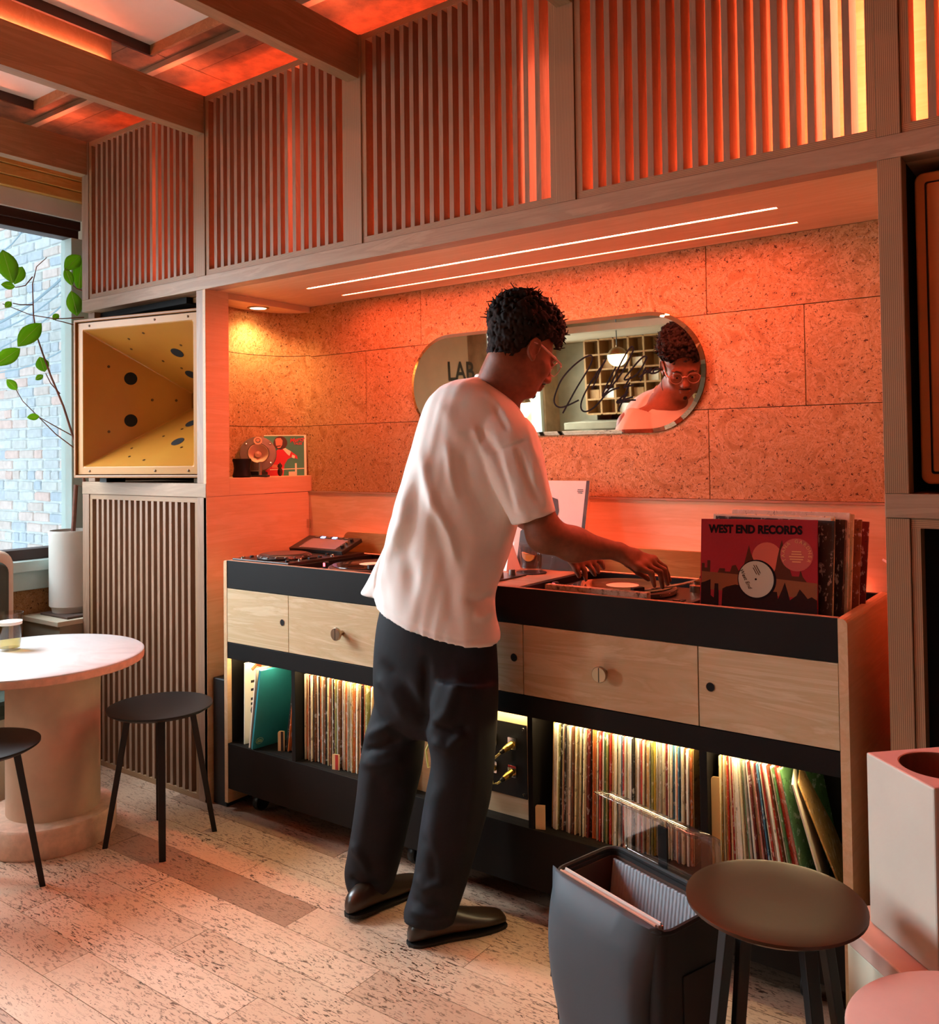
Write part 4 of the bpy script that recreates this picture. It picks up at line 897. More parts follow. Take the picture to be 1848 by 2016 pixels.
# leaning sleeve at the back
LS = empty('record', (-1.645, 2.66, .9775), 'white record sleeve printed with a dark leather jacket, leaning at the back of the deck', 'record', rot=(R(-14), 0, 0))
MB().box(-.160, .160, 0, .005, 0, .318).build('sleeve', 'card_white', LS, False, .001)
MB().box(-.168, .172, -.0015, -.0008, 0, .328).build('clear_cover', 'clear_plastic', LS); MB().box(.148, .1605, -.0012, -.0002, .002, .318).build('sleeve_edge', 'dark_brown', LS)
plain('jacket_dark', '#3A302C', .4); pr = [(-.10, .0), (.145, 0), (.145, .06), (.135, .09), (.115, .125), (.09, .158), (.06, .175), (.02, .18), (-.03, .175), (-.07, .16), (-.10, .13)]
MB().prism(pr, (-.0013, -.0002)).build('printed_jacket', 'jacket_dark', LS); MB().prism([(.0, .17), (.045, .172), (.05, .21), (.04, .25), (.0, .262), (-.04, .25), (-.05, .21), (-.04, .175)], (-.0012, -.0002)).build('printed_figure', 'dark_brown', LS)
printed_lines(LS, Matrix.Translation((.128, -.0018, .286)) @ Matrix.Rotation(R(90), 4, 'X'), (.022, .024, .018), .006, .0025, 'jacket_dark')

# ------------------------------------------------------------------ bin of sleeves at the right end
def front_sleeve(x0, y, z, w, h, ry, rx, mats, label, th=.004):
    S_ = empty('record', (x0, y, z), label, 'record', 'sleeves in the open bin', (rx, ry, R(-3))); MB().box(0, w, 0, th, 0, h).build('sleeve', mats, S_, False, .0008); return S_
rx = R(-9)
zb = .8905
for k, (x0, y, z, ry, mt, l) in enumerate(((-.906, 2.334, zb + .036, R(.5), 'sleeve_black', 'black sleeve with faint gold lettering right behind the red one in the bin'), (-.915, 2.347, zb + .040, 0, 'paper_white', 'white sleeve third from the front of the bin'), (-.908, 2.360, zb + .041, R(-.4), 'sleeve_cream', 'cream sleeve fourth from the front of the bin'), (-.893, 2.382, zb + .038, R(.8), 'sleeve_black', 'wide black sleeve in the middle of the bin'), (-.885, 2.412, zb + .05, 0, 'sleeve_ivory', 'ivory sleeve standing highest in the bin'), (-.880, 2.424, zb + .048, R(.5), 'sleeve_cream', 'cream sleeve just behind the highest one in the bin'), (-.872, 2.462, zb + .035, R(1), 'sleeve_brown', 'brown sleeve near the back of the bin'), (-.872, 2.475, zb + .03, 0, 'sleeve_ivory', 'ivory sleeve near the back of the bin'), (-.865, 2.50, zb + .03, R(1.5), 'sleeve_dark red', 'dark red sleeve at the back of the bin'))):
    S_ = front_sleeve(x0 + .0, y, z - .035, .318, .318, ry, rx, mt, l, {1: .010, 2: .010, 3: .018}.get(k, .007))
    if k == 0: plain('ink_gold', '#8A6A3E', .5); text('lettering', 'MADV', .026, 'ink_gold', S_, Matrix.Translation((.155, -.0008, .275)) @ Matrix.Rotation(R(90), 4, 'X'))
D_ = disc(-.72, 2.53, 'bare black record standing at the back of the bin', (R(82), 0, R(-3)), 1.04)
# red picture sleeve
plain('we_red', '#941016', .6, spec=.2, var=.06, nscale=4); plain('we_ink', '#160608', .7, spec=.1); plain('we_brown', '#4E2412', .7, spec=.1); plain('we_dark', '#250D09', .7, spec=.1); plain('we_tan', '#7E4A2C', .7, spec=.1); plain('we_orange', '#C2481E', .5); plain('we_sticker', '#B23A24', .5); plain('ink_orange', '#D98A4A', .5); plain('label_grey', '#B5A88E', .6)
WE = front_sleeve(-.926, 2.312, .886, .315, .315, R(-1.5), R(-8), 'we_red', 'red picture sleeve lettered WEST END RECORDS at the front of the bin', .004)
RX = Matrix.Rotation(R(90), 4, 'X')
def pri(nm, pts, mt, dy): return MB().prism(pts, (-.0004 - dy, -.0001)).build(nm, mt, WE)
text('lettering', 'WEST END RECORDS', .0262, 'we_ink', WE, Matrix.Translation((.150, -.0008, .287)) @ RX @ Matrix.Diagonal((1, 1.15, 1, 1)), bold=.0011)
circ = lambda cx_, cz, r, n=28: [(cx_ + r * math.cos(2 * math.pi * k / n), cz + r * math.sin(2 * math.pi * k / n)) for k in range(n)]
pri('printed_sun', circ(.185, .215, .040), 'we_orange', 0)
sky1 = [(.004, .10), (.004, .18), (.012, .18), (.012, .165), (.02, .165), (.02, .19), (.028, .19), (.028, .15), (.05, .15), (.055, .165), (.07, .165), (.07, .155), (.085, .155), (.09, .175), (.1, .178), (.108, .16), (.12, .16), (.125, .19), (.131, .22), (.136, .245), (.141, .22), (.15, .195), (.155, .165), (.20, .150), (.207, .17), (.212, .205), (.219, .245), (.224, .265), (.229, .235), (.242, .20), (.246, .165), (.25, .15), (.268, .15), (.272, .17), (.277, .15), (.29, .13), (.314, .12), (.314, .10)]
sky1 = [(a_, .13 + (z_ - .10) * .80) for a_, z_ in sky1]
pri('printed_skyline', sky1, 'we_brown', .0001); pri('printed_haze', [(.004, .125), (.314, .115), (.314, .155), (.2, .162), (.1, .168), (.004, .172)], 'we_tan', .00025)
sky2 = [(.003, .003), (.003, .11), (.012, .112), (.03, .118), (.03, .085), (.04, .08), (.042, .11), (.052, .11), (.053, .06), (.062, .06), (.064, .10), (.075, .105), (.10, .11), (.2, .10), (.212, .10), (.214, .085), (.225, .105), (.232, .12), (.24, .10), (.245, .085), (.262, .095), (.27, .108), (.282, .098), (.29, .09), (.30, .094), (.313, .088), (.313, .003)]
sky2 = [(a_, z_ * 1.28) for a_, z_ in sky2]
pri('printed_skyline', sky2, 'we_dark', .0004)
pri('printed_sticker', circ(.262, .225, .042), 'we_sticker', .0003)
for k, ch in enumerate('TAANA GARDNER'):
    a = R(205 - k * 19.2); text('lettering', ch, .0125, 'ink_orange', WE, Matrix.Translation((.262 + .034 * math.cos(a), -.0011, .225 + .034 * math.sin(a))) @ RX @ Matrix.Rotation(a - R(90), 4, 'Z'))
printed_lines(WE, Matrix.Translation((.262, -.0011, .233)) @ RX, (.024, .026, .038, .034, .022), .0065, .0028, 'ink_orange')
LBL = pri('label_window', circ(.158, .1565, .052, 40), 'we_ink', .0006)
pri('record_label', circ(.156, .1575, .0475, 40), 'label_grey', .0010); pri('spindle_hole', circ(.156, .1575, .0028, 14), 'we_ink', .0014)
text('lettering', 'West End', .014, 'we_brown', WE, Matrix.Translation((.128, -.0020, .158)) @ RX @ Matrix.Rotation(R(-62), 4, 'Z'), shear=.3); printed_lines(WE, Matrix.Translation((.162, -.0020, .184)) @ RX @ Matrix.Rotation(R(-60), 4, 'Z'), (.024, .03, .02), .005, .0016, 'we_brown')
MB().tube([(XR - .03, 2.60, .98), (XR - .035, 2.62, 1.03), (XR - .06, 2.66, 1.06), (XR - .10, 2.72, 1.07)], .0035, 8).build('white_cable', 'white_paint', None, True)
tag(bpy.data.objects['white_cable'], 'pale cable curving up behind the bin at the right end of the booth', 'cable')
# ------------------------------------------------------------------ yellow horn loudspeaker in the left bay
m, t, b = nt('horn_yellow'); f = noise(t, coords(t), 4, 4); t.links.new(ramp(t, f, [(.3, rgb('#A86C20')), (.7, rgb('#B27A28'))]), b.inputs['Base Color']); b.inputs['Roughness'].default_value = .38
plain('horn_edge', '#94602A', .45, var=.05)
HW, HH = .715, .70; ha = R(12)
h0 = aty(145, 940, 2.12)
HN = empty('horn_speaker', (h0[0], h0[1], 1.301), 'big mustard-yellow square horn loudspeaker with round holes, toed out of its bay', 'speaker', rot=(0, 0, ha))
# outer cabinet shell: square frame, front lip
def sqring(mb, inset, y, n=1): return [(inset, y, inset), (HW - inset, y, inset), (HW - inset, y, HH - inset), (inset, y, HH - inset)]
mb = MB(); rings = [sqring(mb, .10, .30), sqring(mb, 0, .10), sqring(mb, 0, 0), sqring(mb, .012, 0), sqring(mb, .012, .012)]
V = [p for r_ in rings for p in r_]; mb.add(V, [(k * 4 + i, k * 4 + (i + 1) % 4, k * 4 + 4 + (i + 1) % 4, k * 4 + 4 + i) for k in range(4) for i in range(4)]); mb.f = [tuple(reversed(f_)) for f_ in mb.f]
mb.build('outer_shell', 'horn_edge', HN, False, .003)
mb = MB(); rings = [sqring(mb, .016, .010), sqring(mb, .045, .010), sqring(mb, .049, .013), sqring(mb, .312, .40), sqring(mb, .312, .45)]
V = [p for r_ in rings for p in r_]; mb.add(V, [(k * 4 + i, k * 4 + (i + 1) % 4, k * 4 + 4 + (i + 1) % 4, k * 4 + 4 + i) for k in range(4) for i in range(4)] + [(16, 17, 18, 19)])
mb.f = [tuple(reversed(f_)) for f_ in mb.f]
mb.build('horn_flare', 'horn_yellow', HN, False, .006, seg=3)
plain('hole_black', '#070605', .9); plain('screw_dark', '#5A3C1C', .4, .5)
def on_wall(side, s_, d_):
    """point and normal on an inner flare wall: s_ across (0..1), d_ depth fraction"""
    y = .013 + .387 * d_; ins = .049 + .263 * d_; lo, hi = ins, HW - ins; hz = HH - ins; k = .263 / .387; q = lo + (hi - lo) * s_
    if side == 'L': return Vector((ins, y, ins + (HH - 2 * ins) * s_)), Vector((1, -k, 0)).normalized()
    if side == 'R': return Vector((hi, y, ins + (HH - 2 * ins) * s_)), Vector((-1, -k, 0)).normalized()
    if side == 'T': return Vector((q, y, hz)), Vector((0, -k, -1)).normalized()
    return Vector((q, y, ins)), Vector((0, -k, 1)).normalized()
def hole_(side, s_, d_, r, nm='port_hole', mt='hole_black'):
    p, n_ = on_wall(side, s_, d_); M_ = Matrix.Translation(p + n_ * .0008) @ n_.to_track_quat('Z', 'Y').to_matrix().to_4x4()
    MB().lathe([(r * 1.06, 0), (r, .0006), (0, .0006)], 28, M=M_).build(nm, mt, HN)
for z_ in (.25, .75): hole_('L', z_, .42, .027)
for sd in 'TB':
    for x_ in (.70,): hole_(sd, x_, .40, .028); hole_(sd, x_, .72, .026)
    for x_, d_ in ((.3, .16), (.5, .10), (.18, .30), (.8, .3), (.4, .5), (.6, .62)): hole_(sd, x_, d_, .006, 'bolt', 'screw_dark')
for z_, d_ in ((.2, .22), (.8, .22), (.5, .62), (.5, .85)): hole_('L', z_, d_, .006, 'bolt', 'screw_dark')
for x_ in (.085, .46, .64):
    for z_ in (.03, HH - .03): MB().lathe([(.0055, 0), (.005, .002), (0, .003)], 12, M=Matrix.Translation((x_, .0098, z_)) @ Matrix.Rotation(R(90), 4, 'X')).build('screw', 'screw_dark', HN)
for x_ in (.06, HW - .10): MB().box(x_, x_ + .04, .09, .20, -.022, 0).build('foot', 'black_metal', HN)
# ------------------------------------------------------------------ brown loudspeaker in the right bay
plain('speaker_brown', '#C07A3A', .5, var=.08); plain('baffle_brown', '#B0682E', .55, var=.1)
RS = empty('wood_speaker', (.0, 2.34, 1.281), 'brown wooden loudspeaker with rounded front frame in the black bay at the right edge', 'speaker')
x0_, x1_ = -.372, .40
for pr_, nm, mt, d_ in ((rrect(x0_, x1_, 1.301, 2.036, .02, 5), 'cabinet', 'speaker_brown', (2.31, 2.75)),): MB().prism(pr_, d_).build(nm, mt, RS, True, .004, loc=-Vector(RS.location))
MB().prism(rrect(x0_ + .022, x1_ - .022, 1.325, 2.012, .006, 3), (2.306, 2.3105)).build('shadow_gap', 'dark_void', RS, loc=-Vector(RS.location)); MB().prism(rrect(x0_ + .027, x1_ - .027, 1.330, 2.007, .005, 3), (2.299, 2.307)).build('baffle', 'baffle_brown', RS, True, .003, loc=-Vector(RS.location))
MB().lathe([(.15, 0), (.14, .006), (.12, .002), (.05, -.03), (0, -.03)], 40, M=Matrix.Translation((.05, 2.298, 1.55)) @ Matrix.Rotation(R(90), 4, 'X')).build('cone', 'rubber', RS, True, loc=-Vector(RS.location))
for xx in (-.30, .30): bx('foot', 'black_metal', xx - .02, xx + .02, 2.36, 2.44, 1.281, 1.301, RS)

# ------------------------------------------------------------------ mirror with autograph
YM = YB - .030; MT = R(2.2); mx0, mx1, mz0, mz1 = -2.352, -1.088, 1.450, 1.866; mcz = (mz0 + mz1) / 2
MI = empty('wall_mirror', ((mx0 + mx1) / 2, YM, mcz), 'pill-shaped backlit wall mirror signed in black marker', 'mirror', rot=(MT, 0, 0))
hw, hh_ = (mx1 - mx0) / 2, (mz1 - mz0) / 2
m, t, b = nt('mirror'); b.inputs['Base Color'].default_value = (.80, .75, .62, 1); b.inputs['Metallic'].default_value = 1; b.inputs['Roughness'].default_value = .015
plain('mirror_edge', '#5A4434', .2, .8)
pill = rrect(-hw, hw, -hh_, hh_, hh_ - .0005, 22); pill2 = rrect(-hw + .014, hw - .014, -hh_ + .014, hh_ - .014, hh_ - .0145, 22)
n = len(pill); mb = MB()
mb.add([(x, .012, z) for x, z in pill] + [(x, .0045, z) for x, z in pill] + [(x, 0, z) for x, z in pill2], [(i, (i + 1) % n, n + (i + 1) % n, n + i) for i in range(n)], 1)
mb.f += [(n + i, n + (i + 1) % n, 2 * n + (i + 1) % n, 2 * n + i) for i in range(n)] + [tuple(range(2 * n, 3 * n))]; mb.m += [0] * (n + 1)
mb.build('mirror_glass', ['mirror', 'mirror_edge'], MI)
MB().tube([(x * .985, .009, z * .97) for x, z in pill] + [(pill[0][0] * .985, .009, pill[0][1] * .97)], .006, 6).build('edge_rim', 'mirror_edge', MI, True)
emit('mirror_led', (1, .22, .13), 90)
pill3 = rrect(-hw + .05, hw - .05, -hh_ + .05, hh_ - .05, hh_ - .051, 16); MB().tube([(x, .0145, z) for x, z in pill3] + [(pill3[0][0], .0145, pill3[0][1])], .003, 5).build('backlight_strip', 'mirror_led', MI, True)
plain('marker', '#0C0805', .6, spec=.1)
def mir_pt(u, v):
    r_ = ray(u, v); nrm = np.array([0, -math.cos(MT), -math.sin(MT)]); nrm = np.array([0, -math.cos(MT), math.sin(MT) * -1]); P0 = np.array(MI.location)
    t_ = nrm @ (P0 - CAM) / (nrm @ r_); return CAM + r_ * t_
def mirror_at(u, v, y):
    """world point on plane y that the mirror shows at photograph point (u, v)"""
    p = mir_pt(u, v); nrm = np.array([0, -math.cos(MT), -math.sin(MT)]); r_ = ray(u, v); q = r_ - 2 * (r_ @ nrm) * nrm
    return p + q * (y - p[1]) / q[1]
Minv = (Matrix.Translation(MI.location) @ Matrix.Rotation(MT, 4, 'X')).inverted()
sg = [[(430, 1020), (330, 1070), (240, 1105), (180, 1080), (160, 1020), (190, 920), (240, 800), (340, 680), (460, 580), (550, 535), (580, 555), (560, 640), (500, 740), (400, 900), (330, 1030), (258, 1160)],
      [(720, 580), (680, 660), (620, 790), (570, 905)], [(715, 600), (600, 760), (500, 930), (450, 1050), (455, 1130), (510, 1150), (600, 1100), (720, 960), (800, 800), (880, 620), (960, 480), (1000, 440), (1020, 470), (980, 560), (900, 720), (800, 850), (700, 960), (680, 985), (690, 940), (760, 790), (830, 660)], [(690, 985), (770, 915), (865, 885)],
      [(1160, 560), (1130, 545), (1060, 610), (980, 710), (910, 795), (930, 808), (1030, 770), (1110, 670), (1160, 560)], [(985, 770), (950, 830), (910, 890)], [(1145, 670), (1115, 740), (1088, 818)], [(1070, 775), (1130, 735), (1170, 700)], [(1140, 690), (1170, 740), (1215, 690), (1190, 680), (1170, 720), (1220, 740), (1300, 710), (1290, 675), (1230, 690), (1225, 735)],
      [(975, 830), (950, 900), (905, 1010), (850, 1140)], [(1020, 860), (960, 870), (905, 890)], [(955, 930), (890, 990), (820, 1050), (880, 1050), (920, 1000), (955, 930)], [(830, 1040), (930, 1010), (1010, 985)], [(890, 1045), (960, 1020), (1040, 1020)]]
for st in sg:
    pts = [Minv @ Vector(mir_pt(1060 + x * .184, 600 + z * .184)) for x, z in st]
    # smooth the stroke
    for _ in range(2):
        q = [pts[0]]
        for a, c_ in zip(pts, pts[1:]): q += [a * .75 + c_ * .25, a * .25 + c_ * .75]
        pts = q + [pts[-1]]
    pts = [Vector((p.x, -.0006, p.z)) for p in pts]
    mb = MB().tube([Vector((p.x, 0, p.z)) for p in pts], .0034, 6); mb.v = [(a, -.0004 + c_ * .12, e) for a, c_, e in mb.v]; mb.build('ink_stroke', 'marker', MI, True)

# ------------------------------------------------------------------ things in the niche
def ny(u, x=-3.03): return float(atx(u, 900, x)[1])
fd = Vector((.80, -.60, 0))      # facing the room
plain('driver_grey', '#6E6456', .4, .5); plain('driver_cone', '#B59A78', .6); plain('copper', '#C9A27A', .35, .4)
o_y = ny(508, -3.06)
DRV = empty('coaxial_driver', (-3.06, o_y, NZ), 'round grey loudspeaker driver unit leaning back in the niche', 'speaker driver', rot=(0, 0, 0))
Md = Matrix.Translation((0, 0, .098)) @ fd.to_track_quat('Z', 'Y').to_matrix().to_4x4() @ Matrix.Rotation(R(0), 4, 'X')
Md = Matrix.Translation((0, 0, .100)) @ (fd + Vector((0, 0, .28))).normalized().to_track_quat('Z', 'Y').to_matrix().to_4x4()
MB().lathe([(.078, -.020), (.080, 0), (.078, .006), (.048, .008), (.046, .004)], 44, M=Md, cap=False).build('basket', 'driver_grey', DRV, True); MB().lathe([(.078, -.02), (.05, -.04), (.045, -.075), (0, -.075)], 36, M=Md).build('magnet', 'rubber', DRV, True)
MB().lathe([(.046, .004), (.043, .010), (.038, .003), (.016, -.012), (.014, -.004), (0, .004)], 40, M=Md, cap=False).build('cone', 'driver_cone', DRV, True)
MB().lathe([(.0185, .0065), (.0185, .011), (.012, .011), (.010, .007), (0, .008)], 24, M=Md @ Matrix.Translation((-.0, .058, 0))).build('tweeter', 'copper', DRV, True)
for a in (40, 140, 220, 320): MB().lathe([(.005, .006), (.004, .010), (0, .011)], 10, M=Md @ Matrix.Translation((.068 * math.cos(R(a)), .068 * math.sin(R(a)), 0))).build('bolt', 'chrome', DRV, True)
MB().box(-.03, .03, -.05, .03, 0, .02).build('stand', 'rubber', DRV, False, .004)
sp = (-3.02, ny(476, -3.02), NZ); o = MB().lathe([(.037, 0), (.040, .006), (.036, .02), (.033, .04), (.036, .062), (.040, .072), (.038, .08), (0, .08)], 36).build('black_pot', 'black_lam', None, True); o.location = sp; tag(o, 'squat waisted black pot at the front of the niche', 'pot')
VC = empty('tuning_capacitor', (-3.02, ny(497, -3.02), NZ), 'old ridged metal tuning part on a black base in the niche', 'component', rot=(0, 0, R(35)))
for k in range(11): MB().box(-.030 + k * .0052, -.028 + k * .0052, -.012, .016, .028, .062).build('fin', 'steel', VC)
MB().box(-.034, .038, -.016, .018, .024, .028).build('frame_base', 'steel', VC, False, .001); MB().box(.030, .036, -.016, .018, .006, .066).build('frame_end', 'steel', VC, False, .001); MB().box(-.045, .07, -.02, .02, 0, .008).build('base', 'rubber', VC, False, .002); MB().box(-.034, .028, -.014, .016, .008, .024).build('rotor', 'black_metal', VC, False, .002)
CT = empty('cat_figurine', (-3.02, ny(551, -3.02), NZ), 'tiny dark waving cat figurine in front of the record sleeve', 'figurine', rot=(0, 0, R(-40)))
plain('cat_dark', '#2A1A12', .35); plain('cat_gold', '#D0A850', .3, .8)
mb = MB().sphere((0, 0, .018), (.014, .012, .019), 14); mb.build('body', 'cat_dark', CT, True); mb = MB().sphere((0, -.001, .045), (.013, .011, .011), 14); mb.lathe([(.005, 0), (0, .009)], 8, c=(-.008, 0, .053)); mb.lathe([(.005, 0), (0, .009)], 8, c=(.008, 0, .053)); mb.build('head', 'cat_dark', CT, True)
MB().tube([(.012, -.002, .03), (.017, -.003, .042), (.016, -.004, .053)], .0045, 8).build('raised_paw', 'cat_dark', CT, True)
for sx in (-1, 1): MB().sphere((sx * .005, -.0105, .047), .0028, 8).build('eye', 'cat_gold', CT, True)
WX = tag(bx('white_box', 'cream', -.0, .036, 0, .012, 0, .018, bevel=.002), 'tiny cream box beside the cat figurine', 'box'); WX.location = (-3.02, ny(576, -3.02), NZ); WX.rotation_euler = (0, 0, R(52))
# 7-inch picture sleeve
SL = empty('picture_sleeve', (-3.048, ny(562, -3.048), NZ), 'small green picture sleeve showing a man in a red jersey, in the niche', 'record', rot=(R(-6), 0, R(50)))
plain('sl_green', '#3E8068', .45, var=.15, nscale=6); plain('sl_red', '#C0262A', .5); plain('sl_skin', '#C87A5A', .6); plain('sl_hair', '#4A2416', .7); plain('sl_cream', '#E8D8B8', .6)
MB().box(-.095, .092, 0, .003, 0, .184).build('sleeve', 'sl_green', SL); MB().box(.084, .094, -.0004, .0034, 0, .186).build('sleeve_edge', 'sl_cream', SL); MB().box(-.095, .092, -.0004, .0034, .182, .1865).build('sleeve_edge', 'sl_cream', SL)
def sp_(nm, pts, mt, dy): MB().prism(pts, (-.0003 - dy, -.0001)).build(nm, mt, SL)
sp_('printed_jersey', [(-.09, .0), (-.01, .0), (-.005, .05), (.01, .075), (.03, .085), (.055, .075), (.052, .09), (.02, .115), (-.01, .125), (-.03, .122), (-.06, .10), (-.09, .04)], 'sl_red', 0)
sp_('printed_sleeve', [(-.012, .122), (.0, .126), (.025, .11), (.018, .09), (.008, .098)], 'sl_cream', .0002); sp_('printed_cuff', [(.028, .083), (.04, .078), (.043, .09), (.03, .096)], 'sl_cream', .0003)
sp_('printed_hair', circ(-.022, .150, .031, 20), 'sl_hair', .0002); sp_('printed_face', [(-.045, .165), (-.038, .172), (-.02, .172), (-.012, .16), (-.014, .142), (-.022, .128), (-.034, .126), (-.042, .14)], 'sl_skin', .0004)
sp_('printed_mustache', [(-.04, .137), (-.02, .139), (-.022, .134), (-.038, .132)], 'sl_hair', .0006); sp_('printed_hand', [(-.06, .036), (-.03, .036), (-.03, .05), (-.06, .052)], 'sl_skin', .0004)
sp_('printed_bar', [(-.07, .026), (.083, .030), (.083, .034), (-.07, .030)], 'sl_cream', .0004); sp_('printed_plate', [(.042, .014), (.05, .014), (.05, .056), (.042, .056)], 'sl_cream', .0005)
text('lettering', 'Murcy', .026, 'sl_red', SL, Matrix.Translation((.052, -.0008, .164)) @ RX @ Matrix.Rotation(R(8), 4, 'Z'), shear=.3, bold=.0006); text('lettering', 'TALES', .014, 'sl_red', SL, Matrix.Translation((.056, -.0008, .146)) @ RX, bold=.0004)

# ------------------------------------------------------------------ the room behind the camera, seen in the mirror
YR = -1.35
wood('shelf_wood', '#B98E5A', '#A2784A', 2); plain('shelf_back', '#C9B68A', .7, var=.08)
pA = mirror_at(1150, 700, YR); pB = mirror_at(1345, 660, YR); zt_ = mirror_at(1250, 662, YR)[2]; zb_ = mirror_at(1250, 812, YR)[2]
GX0, GX1 = pA[0], pB[0] + .35
GS = empty('cube_shelf', ((GX0 + GX1) / 2, YR, 0), 'wooden grid shelf of small cubbyholes on the far wall, seen in the mirror', 'shelf')
nxc = max(4, int((GX1 - GX0) / .135)); nzc = 5; cw = (GX1 - GX0) / nxc; ch = (zt_ - zb_) / nzc
bx('shelf_back', 'shelf_back', GX0, GX1, YR - .20, YR - .185, zb_, zt_, GS)
for i in range(nxc + 1): bx('upright', 'shelf_wood', GX0 + i * cw - .008, GX0 + i * cw + .008, YR - .185, YR, zb_, zt_, GS)
for j in range(nzc + 1):
    for i in range(nxc): bx('cubby_shelf', 'shelf_wood', GX0 + i * cw + .008, GX0 + (i + 1) * cw - .008, YR - .185, YR - .002, zb_ + j * ch - .007, zb_ + j * ch + .007, GS)
for (i, j) in ((0, 1), (1, 3), (2, 2), (3, 1), (3, 3), (4, 2), (2, 0), (5, 3), (1, 1)):
    if i < nxc:
        o = bx('stored_box', ['cream', 'shelf_wood', 'white_paint'][(i + j) % 3], GX0 + i * cw + .02, GX0 + (i + 1) * cw - .03, YR - .16, YR - .03, zb_ + j * ch + .0072, zb_ + j * ch + .0072 + ch * .6); tag(o, 'small %s box in a cubbyhole, %s column, %s row of the far shelf' % (['cream', 'wooden', 'white'][(i + j) % 3], ordn(i + 1), ordn(j + 1)), 'box', 'boxes in the far shelf')
struct(bx('wall_shelf_side', 'concrete_grey', X0, X1, YR - .26, YR - .2, 0, zb_ - .12)); struct(bx('wall_shelf_top', 'wall_dim', X0, X1, YR - .26, YR - .2, zt_, ZC)); struct(bx('wall_shelf_mid', 'concrete_grey', X0, GX0 - .01, YR - .26, YR - .2, zb_ - .12, zt_)); struct(bx('wall_shelf_mid_right', 'wall_dim', GX1 + .01, X1, YR - .26, YR - .2, zb_ - .12, zt_))
tag(bx('far_counter', 'concrete_grey', GX0 - .1, GX1, YR - .2, YR + .25, zb_ - .12, zb_ - .06, bevel=.004), 'pale counter slab below the grid shelf in the mirror', 'counter')
struct(bx('ceiling_drop', 'cream', X0, X1, YR - .2, YR + .9, zt_ + .01, zt_ + .06))
# pendant globe
emit('globe_glow', (1, .80, .45), 9); emit('globe_white', (1, .90, .70), 30); plain('brass', '#8A6A3C', .3, .9)
def pendant(u, v, y, rad, label, mt, power):
    p = mirror_at(u, v, y); L_ = empty('pendant_lamp', tuple(p), label, 'lamp', 'globe lamps seen in the mirror')
    MB().lathe([(0, -rad)] + [(rad * math.cos(R(a)), rad * math.sin(R(a))) for a in range(-75, 16, 15)] + [(rad * .98, rad * .2)], 32, cap=False).build('glass_globe', mt, L_, True)
    MB().lathe([(rad, rad * .2)] + [(rad * math.cos(R(a)), rad * math.sin(R(a))) for a in range(25, 86, 12)] + [(.008, rad), (.008, rad * 1.15)], 32, cap=False).build('brass_cap', 'brass', L_, True)
    MB().tube([(0, 0, rad), (0, 0, ZC - p[2])], .004, 6).build('cord', 'black_metal', L_)
pendant(1215, 702, -.55, .075, 'globe pendant lamp with a brass cap, reflected beside the signature', 'globe_glow', 0)
pendant(1018, 800, -.45, .115, 'bright white globe lamp reflected below the chin of the person', 'globe_white', 10)
# lettered panel on the left wall
y_a = float(np.interp(0, [0, 1], [0, 1])); 
LP_ = empty('wall_sign', (X0 + .02, .28, 1.9), 'pale wall panel with large dark letters, reflected in the mirror', 'sign')
bx('sign_board', 'cream', X0 + .005, X0 + .02, -.12, .60, 1.2, 2.45, LP_)
def leftwall(u, v):
    p = mir_pt(u, v); nrm = np.array([0, -math.cos(MT), -math.sin(MT)]); r_ = ray(u, v); q = r_ - 2 * (r_ @ nrm) * nrm; return p + q * (X0 + .021 - p[0]) / q[0]
pl_, pr_ = leftwall(900, 733), leftwall(955, 722)
plain('sign_ink', '#2A2A26', .5)
text('lettering', 'LAB', .21, 'sign_ink', LP_, Matrix.Translation((.0015, pl_[1] - .28 - .05, pl_[2] - 1.9)) @ Matrix.Rotation(R(90), 4, 'Z') @ Matrix.Rotation(R(90), 4, 'X') @ Matrix.Diagonal((-1, 1, 1, 1)), bold=.004)
